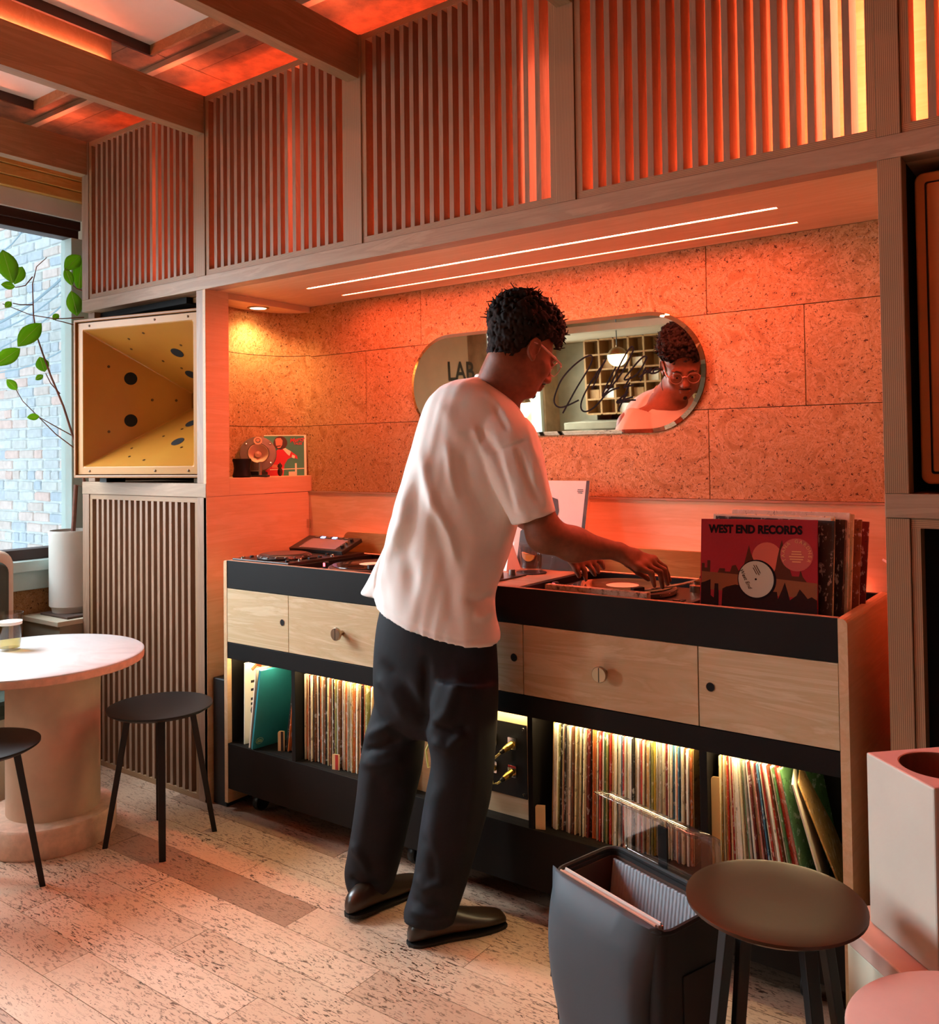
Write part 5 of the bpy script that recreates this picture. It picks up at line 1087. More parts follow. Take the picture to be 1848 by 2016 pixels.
# ------------------------------------------------------------------ person at the turntables
PD = np.array([-.6105, .792, 0.]); PR = np.array([.792, .6105, 0.]); UP = np.array([0, 0, 1.])
def pt(u, v, D):
    r_ = ray(u, v); return CAM + r_ * (D / (r_ @ PD))
PXM = 1 / F
class Field:
    def __init__(s, lo, hi, res):
        s.lo = np.array(lo, float); s.res = res; s.n = np.ceil((np.array(hi) - s.lo) / res).astype(int) + 1
        s.f = np.full(s.n, .05, np.float32)
    def sub(s, lo, hi):
        a = np.maximum(0, np.floor((lo - s.lo) / s.res).astype(int)); b = np.minimum(s.n, np.ceil((hi - s.lo) / s.res).astype(int) + 1)
        if (b <= a).any(): return None
        sl = tuple(slice(i, j) for i, j in zip(a, b)); ax = [s.lo[i] + s.res * np.arange(a[i], b[i]) for i in range(3)]
        return sl, ax[0][:, None, None], ax[1][None, :, None], ax[2][None, None, :]
    def put(s, sl, d, k, neg=False):
        g = s.f[sl]; d = d.astype(np.float32)
        if neg:
            h = np.clip(.5 - .5 * (g + d) / k, 0, 1); s.f[sl] = g * (1 - h) + (-d) * h + k * h * (1 - h)
        else:
            h = np.clip(.5 + .5 * (g - d) / k, 0, 1); s.f[sl] = g * (1 - h) + d * h - k * h * (1 - h)
    def cap(s, a, b, ra, rb, k=.012, neg=False):
        a, b = np.array(a, float), np.array(b, float); m_ = max(ra, rb) + .03 + k
        w = s.sub(np.minimum(a, b) - m_, np.maximum(a, b) + m_)
        if w is None: return
        sl, X, Y, Z = w; ab = b - a; L = ab @ ab + 1e-12
        t_ = np.clip(((X - a[0]) * ab[0] + (Y - a[1]) * ab[1] + (Z - a[2]) * ab[2]) / L, 0, 1)
        d_ = np.sqrt((X - a[0] - t_ * ab[0]) ** 2 + (Y - a[1] - t_ * ab[1]) ** 2 + (Z - a[2] - t_ * ab[2]) ** 2) - (ra + (rb - ra) * t_)
        s.put(sl, d_, k, neg)
    def ell(s, c, Rm, rad, k=.012, neg=False):
        c = np.array(c, float); rad = np.array(rad, float); m_ = rad.max() + .03 + k; w = s.sub(c - m_, c + m_)
        if w is None: return
        sl, X, Y, Z = w; X, Y, Z = X - c[0], Y - c[1], Z - c[2]
        q = [(Rm[0][i] * X + Rm[1][i] * Y + Rm[2][i] * Z) for i in range(3)]
        k0 = np.sqrt(sum((q[i] / rad[i]) ** 2 for i in range(3))); k1 = np.sqrt(sum((q[i] / rad[i] ** 2) ** 2 for i in range(3))) + 1e-9
        s.put(sl, k0 * (k0 - 1) / k1, k, neg)
    def mesh(s):
        f = s.f; I = (f < 0); c = [I[i:I.shape[0] - 1 + i, j:I.shape[1] - 1 + j, k:I.shape[2] - 1 + k] for i in (0, 1) for j in (0, 1) for k in (0, 1)]
        sm = sum(x.astype(np.uint8) for x in c); act = (sm > 0) & (sm < 8); ijk = np.argwhere(act); idx = np.full(act.shape, -1, np.int32); idx[tuple(ijk.T)] = np.arange(len(ijk))
        val = np.stack([f[ijk[:, 0] + i, ijk[:, 1] + j, ijk[:, 2] + k] for i in (0, 1) for j in (0, 1) for k in (0, 1)], 1); cor = np.array([(i, j, k) for i in (0, 1) for j in (0, 1) for k in (0, 1)], float)
        P = np.zeros((len(ijk), 3)); Wt = np.zeros(len(ijk))
        for a in range(8):
            for b in range(a + 1, 8):
                if np.abs(cor[a] - cor[b]).sum() == 1:
                    va, vb = val[:, a], val[:, b]; cr = (va < 0) != (vb < 0); t_ = np.where(cr, va / np.where(va == vb, 1, va - vb), 0)
                    P += cr[:, None] * (cor[a] + t_[:, None] * (cor[b] - cor[a])); Wt += cr
        V = s.lo + s.res * (ijk + P / Wt[:, None]); Q = []
        for ax in range(3):
            o1, o2 = [(1, 2), (2, 0), (0, 1)][ax]
            a = np.take(I, range(0, I.shape[ax] - 1), ax); b = np.take(I, range(1, I.shape[ax]), ax); e = np.argwhere(a != b)
            e = e[(e[:, o1] > 0) & (e[:, o2] > 0) & (e[:, o1] < I.shape[o1] - 1) & (e[:, o2] < I.shape[o2] - 1)]
            ins = a[tuple(e.T)]; u1 = np.zeros(3, int); u1[o1] = 1; u2 = np.zeros(3, int); u2[o2] = 1
            q = np.stack([idx[tuple((e - x).T)] for x in (u1 * 0, u1, u1 + u2, u2)], 1)
            q[ins] = q[ins]; q[~ins] = q[~ins][:, ::-1]; Q.append(q)
        Q = np.concatenate(Q); Q = Q[(Q >= 0).all(1)]
        return V, Q
def mesh_np(name, V, Q, mat, parent, smooth_it=0, smooth=True):
    me = bpy.data.meshes.new(name); me.vertices.add(len(V)); me.vertices.foreach_set('co', np.asarray(V, np.float32).ravel())
    n = len(Q); k = Q.shape[1]; me.loops.add(n * k); me.loops.foreach_set('vertex_index', Q.astype(np.int32).ravel()); me.polygons.add(n)
    me.polygons.foreach_set('loop_start', np.arange(0, n * k, k, dtype=np.int32)); me.polygons.foreach_set('use_smooth', [smooth] * n)
    me.update(calc_edges=True); me.validate(); me.materials.append(MATS[mat])
    o = bpy.data.objects.new(name, me); COL.objects.link(o); o.parent = parent
    if parent is not None: o.location = -Vector(parent.location)
    return o
def relax(V, Q, it=2, lam=.5):
    n = len(V); E = np.concatenate([Q[:, [i, (i + 1) % Q.shape[1]]] for i in range(Q.shape[1])]); E = np.concatenate([E, E[:, ::-1]])
    deg = np.bincount(E[:, 0], minlength=n).astype(float)
    for _ in range(it):
        S = np.stack([np.bincount(E[:, 0], V[E[:, 1], i], n) for i in range(3)], 1) / np.maximum(deg, 1)[:, None]; V = V + lam * (S - V)
    return V
def vnormals(V, Q):
    a = V[Q[:, 2]] - V[Q[:, 0]]; b = V[Q[:, 3]] - V[Q[:, 1]] if Q.shape[1] == 4 else V[Q[:, 2]] - V[Q[:, 1]]
    fn = np.cross(a, b); N_ = np.zeros_like(V)
    for i in range(Q.shape[1]): np.add.at(N_, Q[:, i], fn)
    return N_ / (np.linalg.norm(N_, axis=1)[:, None] + 1e-12)

PS = empty('person', (-1.80, 2.06, 0), 'person in a white T-shirt and dark jeans bending over the right turntable', 'person')
m, t, b = nt('skin'); f_ = noise(t, coords(t), 60, 3); t.links.new(ramp(t, f_, [(.3, rgb('#75452E')), (.7, rgb('#845036'))]), b.inputs['Base Color']); b.inputs['Roughness'].default_value = .58; b.inputs['Subsurface Weight'].default_value = .08; b.inputs['Subsurface Radius'].default_value = (.01, .004, .002)
plain('hair', '#17100C', .85, spec=.25); plain('facial_hair', '#241610', .8)
plain('eye_white', '#8E8078', .3); plain('eye_dark', '#120A08', .1)
# ---- head frame
fa = R(64.6); pit = R(26)
fh = np.array([math.cos(fa), math.sin(fa), 0]); rt = np.array([math.sin(fa), -math.cos(fa), 0])
Fv = fh * math.cos(pit) - UP * math.sin(pit); Uv = fh * math.sin(pit) + UP * math.cos(pit)
HR = np.stack([rt, Fv, Uv], 1)                       # columns: right, forward, up
ear = pt(1050, 688, 2.535); HC = ear - HR @ np.array([.078, -.008, -.012])
def hp(x, y, z): return HC + HR @ np.array([x, y, z])
nb = pt(962, 790, 2.64)                               # base of the neck
B = Field((-1.86, 1.86, .93), (-.98, 2.72, 1.93), .0034)
B.ell(hp(0, -.015, .035), HR, (.076, .097, .085), .02); B.ell(hp(0, .032, -.035), HR, (.060, .066, .082), .03); B.ell(hp(0, .030, -.085), HR, (.050, .052, .034), .025)
B.ell(hp(0, .074, -.106), HR, (.020, .017, .015), .022)
for sx in (-1, 1):
    B.ell(hp(sx * .042, .062, -.035), HR, (.022, .022, .022), .02); B.ell(hp(sx * .028, .086, .014), HR, (.026, .011, .008), .014)
    B.ell(hp(sx * .030, .101, -.010), HR, (.014, .010, .011), .010, True); B.ell(hp(sx * .031, .0858, -.0062), HR, (.0165, .0115, .0085), .004); B.ell(hp(sx * .031, .0835, -.020), HR, (.0155, .010, .006), .004)
    B.ell(hp(sx * .0775, -.010, -.010), HR, (.0075, .019, .030), .006); B.ell(hp(sx * .0862, -.007, -.008), HR, (.0065, .010, .018), .004, True); B.ell(hp(sx * .078, .000, -.036), HR, (.006, .009, .010), .006)
    B.ell(hp(sx * .011, .103, -.047), HR, (.008, .010, .007), .008)
    hx = [hp(sx * (.082 + .007 * max(0, -math.cos(R(a)))), -.010 + .0185 * math.cos(R(a)), -.008 + .029 * math.sin(R(a))) for a in range(20, 275, 25)]
    for a_, b_ in zip(hx, hx[1:]): B.cap(a_, b_, .0038, .0038, .003)
    B.cap(hp(sx * .083, .006, -.006), hp(sx * .083, .005, -.018), .004, .0035, .003)
B.cap(hp(0, .093, .004), hp(0, .115, -.040), .008, .0125, .012); B.ell(hp(0, .099, -.070), HR, (.023, .010, .006), .008); B.ell(hp(0, .096, -.082), HR, (.020, .010, .0065), .008)
# neck, shoulders, chest
B.cap(hp(0, -.040, -.055), nb, .056, .062, .03); B.cap(hp(0, .01, -.07), nb + PR * .03, .045, .055, .03)
shR, shL = pt(1008, 862, 2.535), pt(955, 850, 2.80); B.cap(nb - UP * .05, shR, .06, .056, .04); B.cap(nb - UP * .05, shL, .06, .055, .04); B.cap(nb - UP * .05, pt(880, 1120, 2.68), .08, .10, .05)
# right arm
elR, wrR = pt(1072, 1052, 2.500), pt(1212, 1084, 2.548)
B.cap(shR, elR, .056, .047, .03); B.cap(elR, pt(1130, 1072, 2.52), .048, .046, .03); B.cap(pt(1130, 1072, 2.52), wrR, .045, .0255, .03)
def hand(fr, wrist, knuck, fingers, thumb, rk=.0098):
    for i, K in enumerate(knuck):
        fr.cap(wrist + (K - wrist) * .12, K, .019, .0112, .016)
        if i: fr.cap((wrist + knuck[i - 1]) / 2, (wrist + K) / 2, .0165, .0165, .012); fr.cap(knuck[i - 1], K, .0112, .0112, .008)
    for K, (mid, tip) in zip(knuck, fingers):
        fr.cap(K, mid, rk, rk * .88, .006); q = mid + (tip - mid) * .5; fr.cap(mid, q, rk * .86, rk * .80, .004); fr.cap(q, tip, rk * .80, rk * .66, .003)
    fr.cap(wrist + (thumb[0] - wrist) * .2, thumb[0], .017, .0135, .012); fr.cap(thumb[0], thumb[1], .0125, .0108, .006); fr.cap(thumb[1], thumb[2], .0105, .0080, .004)
kn = [pt(1254, 1117, 2.520), pt(1268, 1112, 2.540), pt(1279, 1106, 2.562), pt(1286, 1101, 2.585)]
fg = [(pt(1282, 1128, 2.520), pt(1288, 1153, 2.520)), (pt(1299, 1126, 2.540), pt(1304, 1156, 2.545)), (pt(1307, 1122, 2.565), pt(1314, 1150, 2.57)), (pt(1308, 1117, 2.59), pt(1318, 1143, 2.60))]
hand(B, wrR, kn, fg, (pt(1236, 1108, 2.60), pt(1256, 1126, 2.62), pt(1276, 1140, 2.625)))
# left arm and hand (far side)
elL, wrL = pt(1035, 1010, 2.90), pt(1122, 1088, 2.82)
B.cap(shL, elL, .055, .046, .03); B.cap(elL, wrL, .044, .026, .03)
kl = [pt(1140, 1107, 2.775), pt(1152, 1105, 2.79), pt(1163, 1102, 2.805), pt(1172, 1098, 2.82)]
fl_ = [(pt(1150, 1122, 2.77), pt(1153, 1141, 2.77)), (pt(1164, 1120, 2.785), pt(1171, 1132, 2.785)), (pt(1172, 1114, 2.80), pt(1178, 1127, 2.80)), (pt(1183, 1107, 2.815), pt(1188, 1118, 2.815))]
hand(B, wrL, kl, fl_, (pt(1126, 1104, 2.77), pt(1134, 1120, 2.765), pt(1140, 1134, 2.765)))
V, Q = B.mesh(); V = relax(V, Q, 2, .4)
mesh_np('body', V, Q, 'skin', PS)
# nails
plain('nail', '#B98A74', .3)
# eyes
for sx in (-1, 1):
    o = MB().sphere(tuple(hp(sx * .030, .0835, -.0115)), .0115, 14).build('eye', 'eye_white', PS, True); o.location = -Vector(PS.location)
    o = MB().sphere(tuple(hp(sx * .030, .0905, -.0145)), .0058, 10).build('iris', 'eye_dark', PS, True); o.location = -Vector(PS.location)
    o = MB().tube([tuple(hp(sx * .014, .099, .010)), tuple(hp(sx * .03, .098, .016)), tuple(hp(sx * .048, .084, .012))], [.002, .0032, .0016], 6).build('eyebrow', 'facial_hair', PS, True); o.location = -Vector(PS.location)
o = MB().tube([tuple(hp(-.024, .092, -.068)), tuple(hp(-.011, .1055, -.0605)), tuple(hp(0, .1075, -.059)), tuple(hp(.011, .1055, -.0605)), tuple(hp(.024, .092, -.068))], [.0015, .003, .003, .003, .0015], 6).build('mustache', 'facial_hair', PS, True); o.location = -Vector(PS.location)
o = MB().sphere(tuple(hp(0, .0885, -.106)), (.010, .008, .010), 10).build('goatee', 'facial_hair', PS, True); o.location = -Vector(PS.location)
# hair: a cap of many small curls
Hf = Field(HC - .19, HC + .19, .003)
Hf.ell(hp(0, -.026, .046), HR, (.081, .098, .090), .015)
hr_ = np.random.RandomState(5)
def hair_ok(n_):
    x, y, z = n_
    if y > .2: return z > .10
    if y > -.15: return z > -.22
    return z > -.72 + .25 * (y + 1) * 0
cnt = 0
while cnt < 2600:
    n_ = hr_.normal(size=3); n_ /= np.linalg.norm(n_)
    if not hair_ok(n_): continue
    tk = .004 + .034 * np.clip((n_[2] + .15) / .9, 0, 1) ** .9 + (.006 if n_[1] < -.3 else 0)
    p = np.array([0, -.018, .038]) + n_ * np.array([.078, .098, .087]) + n_ * (tk * hr_.uniform(.55, 1.12))
    r_ = hr_.uniform(.0045, .0085) * (1 if n_[2] > 0 else .75); c_ = hp(*p); Hf.ell(c_, np.eye(3), (r_, r_, r_), .0025); cnt += 1
Hf.ell(hp(0, -.048, -.030), HR, (.058, .052, .046), .012)
for k in range(900):
    n_ = hr_.normal(size=3); n_ /= np.linalg.norm(n_)
    if n_[1] > -.1 or n_[2] < -.75: continue
    p = np.array([0, -.046, -.028]) + n_ * np.array([.060, .055, .050]) + n_ * hr_.uniform(0, .003); r_ = hr_.uniform(.003, .005); Hf.ell(hp(*p), np.eye(3), (r_, r_, r_), .002)
# clear the face and the ears
Hf.ell(hp(0, .118, -.030), HR, (.088, .080, .108), .005, True); Hf.ell(hp(0, .03, -.16), HR, (.12, .085, .10), .006, True)
for sx in (-1, 1): Hf.ell(hp(sx * .092, -.010, -.014), HR, (.022, .024, .034), .004, True)
V, Q = Hf.mesh(); mesh_np('hair', V, Q, 'hair', PS)
# loose curls standing off the outline
mb = MB(); 
for k in range(520):
    n_ = hr_.normal(size=3); n_ /= np.linalg.norm(n_)
    if not hair_ok(n_) or n_[2] < .05: continue
    tk = .004 + .034 * np.clip((n_[2] + .15) / .9, 0, 1) ** .9; base = np.array([0, -.018, .038]) + n_ * np.array([.078, .098, .087]) + n_ * tk; s1 = hr_.normal(size=3) * .004; s2 = hr_.normal(size=3) * .005
    mb.tube([tuple(hp(*base)), tuple(hp(*(base + n_ * .009 + s1))), tuple(hp(*(base + n_ * .014 + s2 * 1.3)))], [.003, .0024, .0013], 5)
o = mb.build('hair_curls', 'hair', PS, True); o.location = -Vector(PS.location); o['kind'] = 'stuff'
# glasses
m, t, b = nt('acetate'); b.inputs['Base Color'].default_value = rgb('#E0A898'); b.inputs['Transmission Weight'].default_value = .45; b.inputs['Roughness'].default_value = .12
mb = MB()
for sx in (-1, 1):
    mb.tube([tuple(hp(sx * (.034 + .025 * math.cos(R(a))), .112 - .004 * abs(math.cos(R(a))), -.010 + .0225 * math.sin(R(a)))) for a in range(0, 361, 20)], .0015, 6)
    mb.tube([tuple(hp(sx * .0585, .1075, -.004)), tuple(hp(sx * .069, .098, -.002)), tuple(hp(sx * .0755, .06, .004)), tuple(hp(sx * .079, .01, .012)), tuple(hp(sx * .080, -.018, .006))], .0034, 8)
mb.tube([tuple(hp(-.010, .113, -.004)), tuple(hp(0, .1155, .0)), tuple(hp(.010, .113, -.004))], .002, 6)
G_ = mb.build('glasses', 'acetate', PS, True); G_.location = -Vector(PS.location)
# in-ear monitor with its lead on the far ear
o = MB().sphere(tuple(hp(-.088, .0, -.014)), .008, 10).build('ear_piece', 'rubber', PS, True); o.location = -Vector(PS.location)
o = MB().tube([tuple(hp(-.09, .0, -.02)), tuple(hp(-.088, .03, -.08)), tuple(hp(-.075, .05, -.15)), tuple(hp(-.05, .05, -.22))], .0012, 5).build('ear_lead', 'rubber', PS, True); o.location = -Vector(PS.location)

# ---- clothing: lofted rings, joined by voxel remesh, then folds
def loft(rings, n=40, sub=3):
    """rings: (centre, half-vector a, half-vector b) -> closed tube of super-ellipses, spline-interpolated"""
    A = np.array([np.concatenate(r_) for r_ in rings]); m_ = len(A); T = np.linspace(0, m_ - 1, (m_ - 1) * sub + 1); out = []
    for t_ in T:
        i = min(int(t_), m_ - 2); f = t_ - i; p0, p1, p2, p3 = A[max(i - 1, 0)], A[i], A[i + 1], A[min(i + 2, m_ - 1)]
        out.append(.5 * ((2 * p1) + (-p0 + p2) * f + (2 * p0 - 5 * p1 + 4 * p2 - p3) * f * f + (-p0 + 3 * p1 - 3 * p2 + p3) * f ** 3))
    vs = []; fs = []
    for o_ in out:
        for k in range(n):
            a = 2 * math.pi * k / n; ca, sa = math.cos(a), math.sin(a); e = .86
            vs.append(o_[:3] + o_[3:6] * math.copysign(abs(ca) ** e, ca) + o_[6:9] * math.copysign(abs(sa) ** e, sa))
    L = len(out)
    for i in range(L - 1):
        for k in range(n): fs.append((i * n + k, i * n + (k + 1) % n, (i + 1) * n + (k + 1) % n, (i + 1) * n + k))
    fs.append(tuple(range(n - 1, -1, -1))); fs.append(tuple(range((L - 1) * n, L * n)))
    return vs, fs
def ring(uL, vL, uR, vR, D, b, tilt=0):
    DL, DR = D if isinstance(D, tuple) else (D, D)
    p, q = pt(uL, vL, DL), pt(uR, vR, DR); return ((p + q) / 2, (q - p) / 2, PD * b + UP * tilt)
def remesh(name, parts, vox):
    mb = MB()
    for vs, fs in parts: mb.add(vs, fs)
    me = bpy.data.meshes.new('tmp'); me.from_pydata(mb.v, [], mb.f); bm2 = bmesh.new(); bm2.from_mesh(me); bmesh.ops.recalc_face_normals(bm2, faces=bm2.faces); bm2.to_mesh(me); bm2.free()
    o = bpy.data.objects.new('tmp', me); COL.objects.link(o); md = o.modifiers.new('r', 'REMESH'); md.mode = 'VOXEL'; md.voxel_size = vox; md.adaptivity = 0
    dg = bpy.context.evaluated_depsgraph_get(); me2 = bpy.data.meshes.new_from_object(o.evaluated_get(dg)); bpy.data.objects.remove(o)
    V = np.empty(len(me2.vertices) * 3, np.float32); me2.vertices.foreach_get('co', V); V = V.reshape(-1, 3).astype(float)
    Q = np.empty(len(me2.loops), np.int32); me2.loops.foreach_get('vertex_index', Q); tot = np.empty(len(me2.polygons), np.int32); me2.polygons.foreach_get('loop_total', tot)
    Q = Q.reshape(-1, 4) if (tot == 4).all() else None
    bpy.data.meshes.remove(me2); return V, Q
def folds(V, Q, lines):
    """raise / lower soft ridges along photograph polylines on the side that faces the room"""
    N_ = vnormals(V, Q)
    face = np.clip(-(N_ @ PD) * 1.6, 0, 1)
    c_ = CM.T @ (V - CAM).T; U_ = CX + F * c_[0] / c_[2]; W_ = CY + F * c_[1] / c_[2]; disp = np.zeros(len(V))
    for pts, amp, wid in lines:
        best = np.full(len(V), 1e9); tt = np.zeros(len(V)); n = len(pts) - 1
        for i, ((a, b_), (c, d_)) in enumerate(zip(pts, pts[1:])):
            ex, ey = c - a, d_ - b_; L = ex * ex + ey * ey; s_ = np.clip(((U_ - a) * ex + (W_ - b_) * ey) / L, 0, 1); ds = np.hypot(U_ - a - s_ * ex, W_ - b_ - s_ * ey)
            up = ds < best; best = np.where(up, ds, best); tt = np.where(up, (i + s_) / n, tt)
        fade = np.clip(np.minimum(tt, 1 - tt) * 5 + .15, 0, 1); disp += amp * np.exp(-(best / wid) ** 2) * fade
    return V + N_ * (disp * face)[:, None], N_
m, t, b = nt('tshirt'); v_ = coords(t); b.inputs['Base Color'].default_value = rgb('#F3EEE7'); b.inputs['Roughness'].default_value = .85; b.inputs['Specular IOR Level'].default_value = .15; b.inputs['Sheen Weight'].default_value = .15
bump(t, b, noise(t, v_, 420, 2), .12, .001)
torso = [ring(938, 745, 1004, 792, 2.635, .058, -.012), ring(895, 752, 1020, 806, 2.63, .10, -.012), ring(862, 766, 1036, 832, 2.635, .128, -.01), ring(838, 792, 1044, 868, 2.645, .142, 0), ring(822, 838, 1038, 920, 2.65, .148), ring(806, 890, 1030, 975, 2.655, .15), ring(788, 955, 1018, 1035, 2.66, .15),
         ring(770, 1018, 1006, 1080, 2.665, .15, -.01), ring(757, 1075, 991, 1120, (2.70, 2.645), .152, -.02), ring(745, 1128, 976, 1165, (2.72, 2.63), .152, -.02), ring(740, 1158, 976, 1205, (2.725, 2.615), .152, .02), ring(737, 1172, 984, 1240, (2.73, 2.605), .155, .040), ring(737, 1178, 985, 1249, (2.73, 2.605), .156, .042)]
flap = [ring(800, 960, 850, 962, 2.76, .05), ring(778, 1030, 838, 1034, 2.775, .052), ring(748, 1095, 820, 1100, 2.785, .055), ring(722, 1145, 805, 1152, 2.79, .058), ring(710, 1166, 800, 1174, 2.79, .06), ring(709, 1170, 800, 1178, 2.79, .06)]
def sleeve(pts, bx_):
    out = []
    for i, (u, v, D, w, bb) in enumerate(pts):
        c = pt(u, v, D); j = min(i + 1, len(pts) - 1); k = max(i - 1, 0); tg = pt(*pts[j][:3]) - pt(*pts[k][:3]); tg /= np.linalg.norm(tg); a = np.cross(tg, PD); a /= np.linalg.norm(a); d_ = np.cross(a, tg); out.append((c, a * w, d_ * bb))
    return out
slR = sleeve([(978, 832, 2.575, .070, .075), (998, 868, 2.545, .088, .078), (1014, 915, 2.53, .086, .074), (1031, 965, 2.518, .075, .070), (1045, 1003, 2.512, .068, .068), (1051, 1021, 2.511, .066, .067)], 0)
slL = sleeve([(950, 830, 2.76, .07, .07), (965, 870, 2.80, .085, .075), (990, 930, 2.83, .075, .07), (1012, 985, 2.86, .068, .066)], 0)
V, Q = remesh('shirt', [loft(torso, 48), loft(slR, 28), loft(slL, 28), loft(flap, 24)], .0046)
V = relax(V, Q, 4, .5)
SH = [([(828, 879), (838, 940), (851, 992), (881, 1049), (904, 1128)], .011, 11), ([(802, 940), (790, 1030), (753, 1105), (742, 1173)], .013, 13), ([(818, 930), (815, 1010), (800, 1090), (812, 1180)], -.010, 16), ([(881, 870), (886, 930), (900, 990)], .007, 9), ([(905, 870), (925, 960), (960, 1030)], -.006, 14), ([(930, 838), (945, 870), (957, 900)], .008, 8), ([(945, 850), (975, 890), (1000, 960), (1010, 1020)], -.013, 10), ([(855, 1000), (870, 1080), (890, 1180), (900, 1250)], -.007, 16), ([(930, 1010), (925, 1100), (915, 1190), (905, 1260)], .005, 20), ([(985, 1060), (950, 1130), (940, 1220)], -.005, 16), ([(975, 1170), (945, 1185), (915, 1180)], -.009, 9), ([(978, 1195), (950, 1215), (930, 1210)], .007, 9),
      ([(1036, 835), (1050, 900), (1052, 950)], .006, 7), ([(1018, 880), (1035, 930), (1060, 990)], -.006, 7), ([(1055, 885), (1068, 945), (1076, 1000)], .006, 7), ([(990, 900), (1005, 960), (1022, 1010)], .006, 7), ([(860, 790), (890, 830), (900, 870)], .004, 16), ([(950, 765), (985, 800), (1003, 830)], .005, 8), ([(965, 785), (985, 820), (1000, 850)], -.004, 6), ([(959, 893), (1000, 880), (1042, 866)], -.0035, 3.5), ([(1003, 1012), (1040, 1012), (1092, 993)], -.002, 3), ([(742, 1188), (800, 1226), (850, 1249), (905, 1263), (980, 1250)], -.0018, 3), ([(740, 1195), (800, 1238), (850, 1262), (905, 1278), (980, 1262)], .002, 4)]
V, N_ = folds(V, Q, SH)
ph = V * 1.0; V = V + N_ * (.0012 * np.sin(ph[:, 2:3] * 31 + 9 * np.sin(ph[:, 0:1] * 14)) * np.cos(ph[:, 0:1] * 38 + ph[:, 1:2] * 27))
V = relax(V, Q, 1, .4)
mesh_np('t_shirt', V, Q, 'tshirt', PS)
o = MB().tube([tuple(torso[0][0] + torso[0][1] * math.cos(a) * 1.03 + torso[0][2] * math.sin(a) * 1.03 + UP * .003) for a in np.linspace(0, 2 * math.pi, 37)], .0055, 8).build('collar', 'tshirt', PS, True); o.location = -Vector(PS.location)
# jeans
m, t, b = nt('denim'); v_ = coords(t); f_ = noise(t, v_, 7, 4, .6); tw = N(t, 'ShaderNodeTexWave', bands_direction='DIAGONAL'); tw.inputs['Scale'].default_value = 260; t.links.new(v_, tw.inputs[0])
t.links.new(ramp(t, f_, [(.3, rgb('#101013')), (.55, rgb('#16171B')), (.75, rgb('#20222A'))]), b.inputs['Base Color']); b.inputs['Roughness'].default_value = .75; bump(t, b, tw.outputs[0], .12, .0006); b.inputs['Specular IOR Level'].default_value = .25
hips = [ring(758, 1165, 965, 1180, (2.72, 2.63), .108), ring(742, 1225, 975, 1240, (2.73, 2.62), .120, .01), ring(735, 1290, 980, 1305, (2.735, 2.615), .126, .01), ring(734, 1345, 981, 1360, (2.74, 2.61), .124), ring(738, 1390, 979, 1400, (2.745, 2.605), .112), ring(752, 1420, 966, 1430, (2.75, 2.60), .092), ring(790, 1446, 925, 1452, (2.74, 2.61), .06)]
def leg(rows, D0, D1, b0, b1):
    n = len(rows) - 1; return [ring(uL, v, uR, v + 6, D0 + (D1 - D0) * i / n, b0 + (b1 - b0) * i / n) for i, (v, uL, uR) in enumerate(rows)]
legL = leg([(1330, 742, 850), (1390, 735, 848), (1440, 720, 838), (1500, 708, 832), (1560, 702, 818), (1620, 694, 804), (1680, 684, 790), (1712, 678, 781), (1734, 680, 774), (1752, 686, 767)], 2.755, 2.785, .10, .072)
legR = leg([(1330, 850, 981), (1390, 838, 980), (1440, 838, 977), (1500, 848, 973), (1560, 838, 966), (1620, 828, 951), (1680, 820, 933), (1740, 811, 915), (1775, 801, 903), (1796, 794, 897), (1804, 792, 895)], 2.60, 2.572, .105, .078)
V, Q = remesh('jeans', [loft(hips, 40), loft(legL, 32), loft(legR, 32)], .0055); V = relax(V, Q, 6, .5)
JF = [([(745, 1300), (790, 1345), (820, 1390), (835, 1440)], -.014, 13), ([(738, 1330), (770, 1365), (800, 1420)], .008, 10), ([(838, 1300), (835, 1370), (838, 1440)], -.012, 9), ([(905, 1330), (880, 1400), (850, 1440)], .009, 13), ([(850, 1425), (890, 1440), (925, 1432)], -.012, 8), ([(848, 1455), (880, 1475), (915, 1440)], .009, 10), ([(708, 1478), (745, 1475), (790, 1455)], -.012, 8), ([(705, 1455), (740, 1440), (775, 1425)], .009, 10), ([(705, 1500), (750, 1508), (800, 1490)], .007, 10), ([(728, 1500), (722, 1580), (708, 1650), (700, 1710)], .005, 14), ([(860, 1540), (850, 1620), (842, 1700)], .006, 16), ([(940, 1400), (935, 1520), (918, 1650), (905, 1740)], .004, 10), ([(690, 1655), (712, 1690), (725, 1720)], .008, 8), ([(685, 1725), (710, 1745), (750, 1740)], -.009, 7), ([(690, 1745), (715, 1758), (740, 1755)], .006, 6), ([(812, 1720), (835, 1750), (880, 1735)], .007, 9), ([(805, 1765), (840, 1790), (880, 1780)], -.007, 9), ([(830, 1640), (850, 1690), (855, 1740)], -.005, 10), ([(800, 1790), (850, 1808), (890, 1800)], .006, 8)]
V, N_ = folds(V, Q, JF)
V = relax(V, Q, 1, .35); mesh_np('jeans', V, Q, 'denim', PS)
# pocket seams
plain('stitch', '#55565E', .8)
def on_near(u, v, D0=2.53):
    return pt(u, v, D0)
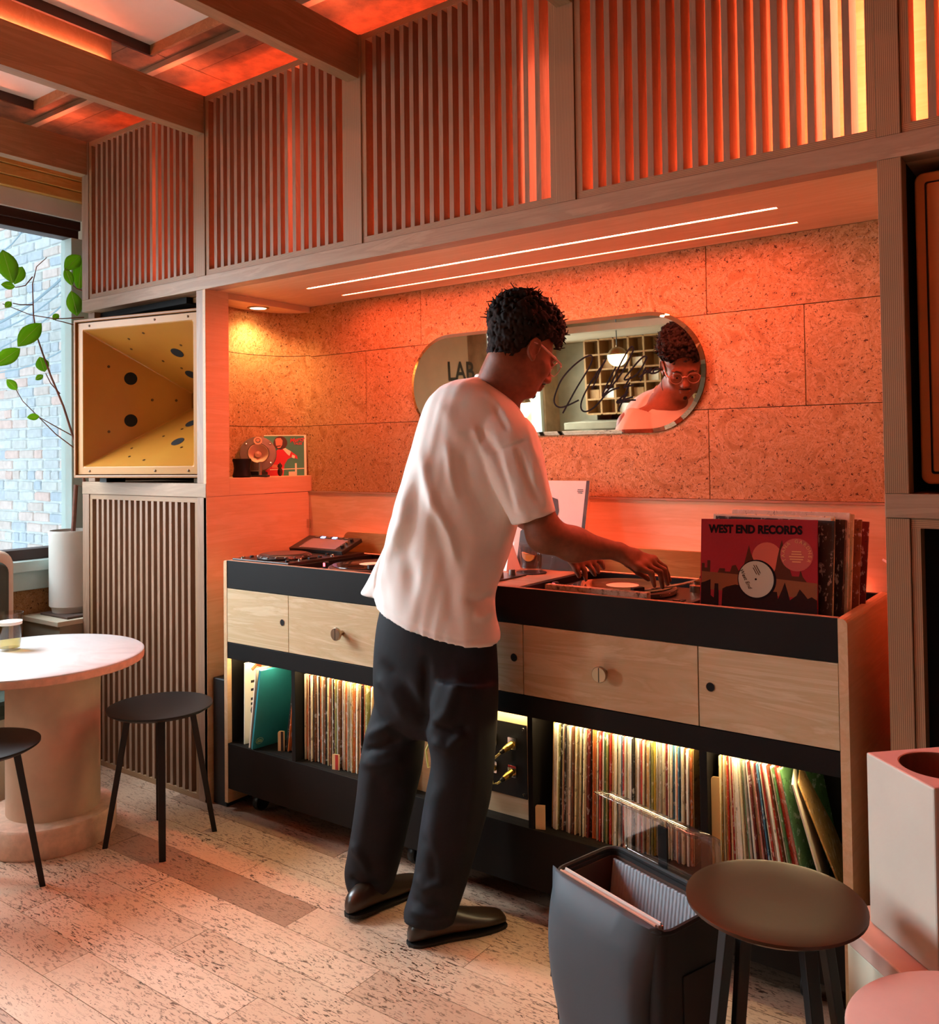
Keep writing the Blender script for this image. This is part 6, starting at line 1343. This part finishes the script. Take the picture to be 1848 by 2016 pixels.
# shoes
plain('shoe_leather', '#33251A', .30, var=.15, nscale=14); plain('sole', '#15100C', .6)
def shoe(heel, toe, lift, name='shoe', L=.29):
    heel = np.array(heel, float); ax = np.array(toe, float) - heel; ax[2] = 0; ax /= np.linalg.norm(ax); sd = np.array([ax[1], -ax[0], 0])
    st = [(-.010, .010, .026, .010), (0, .024, .048, .010), (.02, .034, .062, .012), (.06, .037, .078, .012), (.10, .036, .078, .012), (.14, .040, .066, .012), (.18, .045, .052, .012), (.22, .046, .042, .012), (.255, .042, .034, .012), (.28, .034, .026, .012), (.29, .024, .018, .012)]
    vs = []; n = 20
    for s_, w, h, z0 in st:
        for k in range(n):
            a = 2 * math.pi * k / n; ca, sa = math.cos(a), math.sin(a); x = w * math.copysign(abs(ca) ** .75, ca); z = z0 + h / 2 + h / 2 * math.copysign(abs(sa) ** .8, sa)
            if sa > 0: x *= 1 - .25 * sa * min(1, h / .06)
            lf = lift * max(0, 1 - s_ / .17); vs.append(heel + ax * s_ + sd * x + UP * (z + lf))
    fs = [(i * n + k, i * n + (k + 1) % n, (i + 1) * n + (k + 1) % n, (i + 1) * n + k) for i in range(len(st) - 1) for k in range(n)] + [tuple(range(n - 1, -1, -1)), tuple(range((len(st) - 1) * n, len(st) * n))]
    S_ = MB().add(vs, fs).build(name, 'shoe_leather', PS, True); S_.location = -Vector(PS.location); bmx = bmesh.new(); bmx.from_mesh(S_.data); bmesh.ops.recalc_face_normals(bmx, faces=bmx.faces); bmx.to_mesh(S_.data); bmx.free(); sm = S_.modifiers.new('s', 'SUBSURF'); sm.levels = 1; sm.render_levels = 1
    vs = []; m_ = 0
    for zz, g in ((.0, .98), (.009, 1.01)):
        for side in (1, -1):
            for (s_, w, h, z0) in (st if side > 0 else st[::-1]): vs.append(heel + ax * s_ + sd * w * g * side + UP * (zz + lift * max(0, 1 - s_ / .17)))
    n = len(st) * 2; so = MB().add(vs, [tuple(range(n - 1, -1, -1)), tuple(range(n, 2 * n))] + [(i, (i + 1) % n, n + (i + 1) % n, n + i) for i in range(n)]).build('sole', 'sole', S_); bmx = bmesh.new(); bmx.from_mesh(so.data); bmesh.ops.recalc_face_normals(bmx, faces=bmx.faces); bmx.to_mesh(so.data); bmx.free()
    return S_
hR, tR = atz(800, 1862, 0), atz(985, 1818, 0); shoe(hR + np.array([.006, .012, 0]), tR, 0)
hL, tL = atz(672, 1806, 0), atz(775, 1775, 0); shoe(atz(682, 1816, 0) + np.array([0, .012, 0]), atz(786, 1762, 0), .012)
plain('sock', '#CFC4A0', .85, bmp=.3)
a0 = (hR + np.array([.006, .012, 0])); ax = (tR - hR); ax[2] = 0; ax /= np.linalg.norm(ax)
for h_, nm in ((a0, 'sock'),):
    o = MB().tube([tuple(h_ + ax * .112 + UP * .055), tuple(h_ + ax * .110 + UP * .088), tuple(h_ + ax * .085 + UP * .14)], [.030, .034, .040], 16).build(nm, 'sock', PS, True); o.location = -Vector(PS.location)
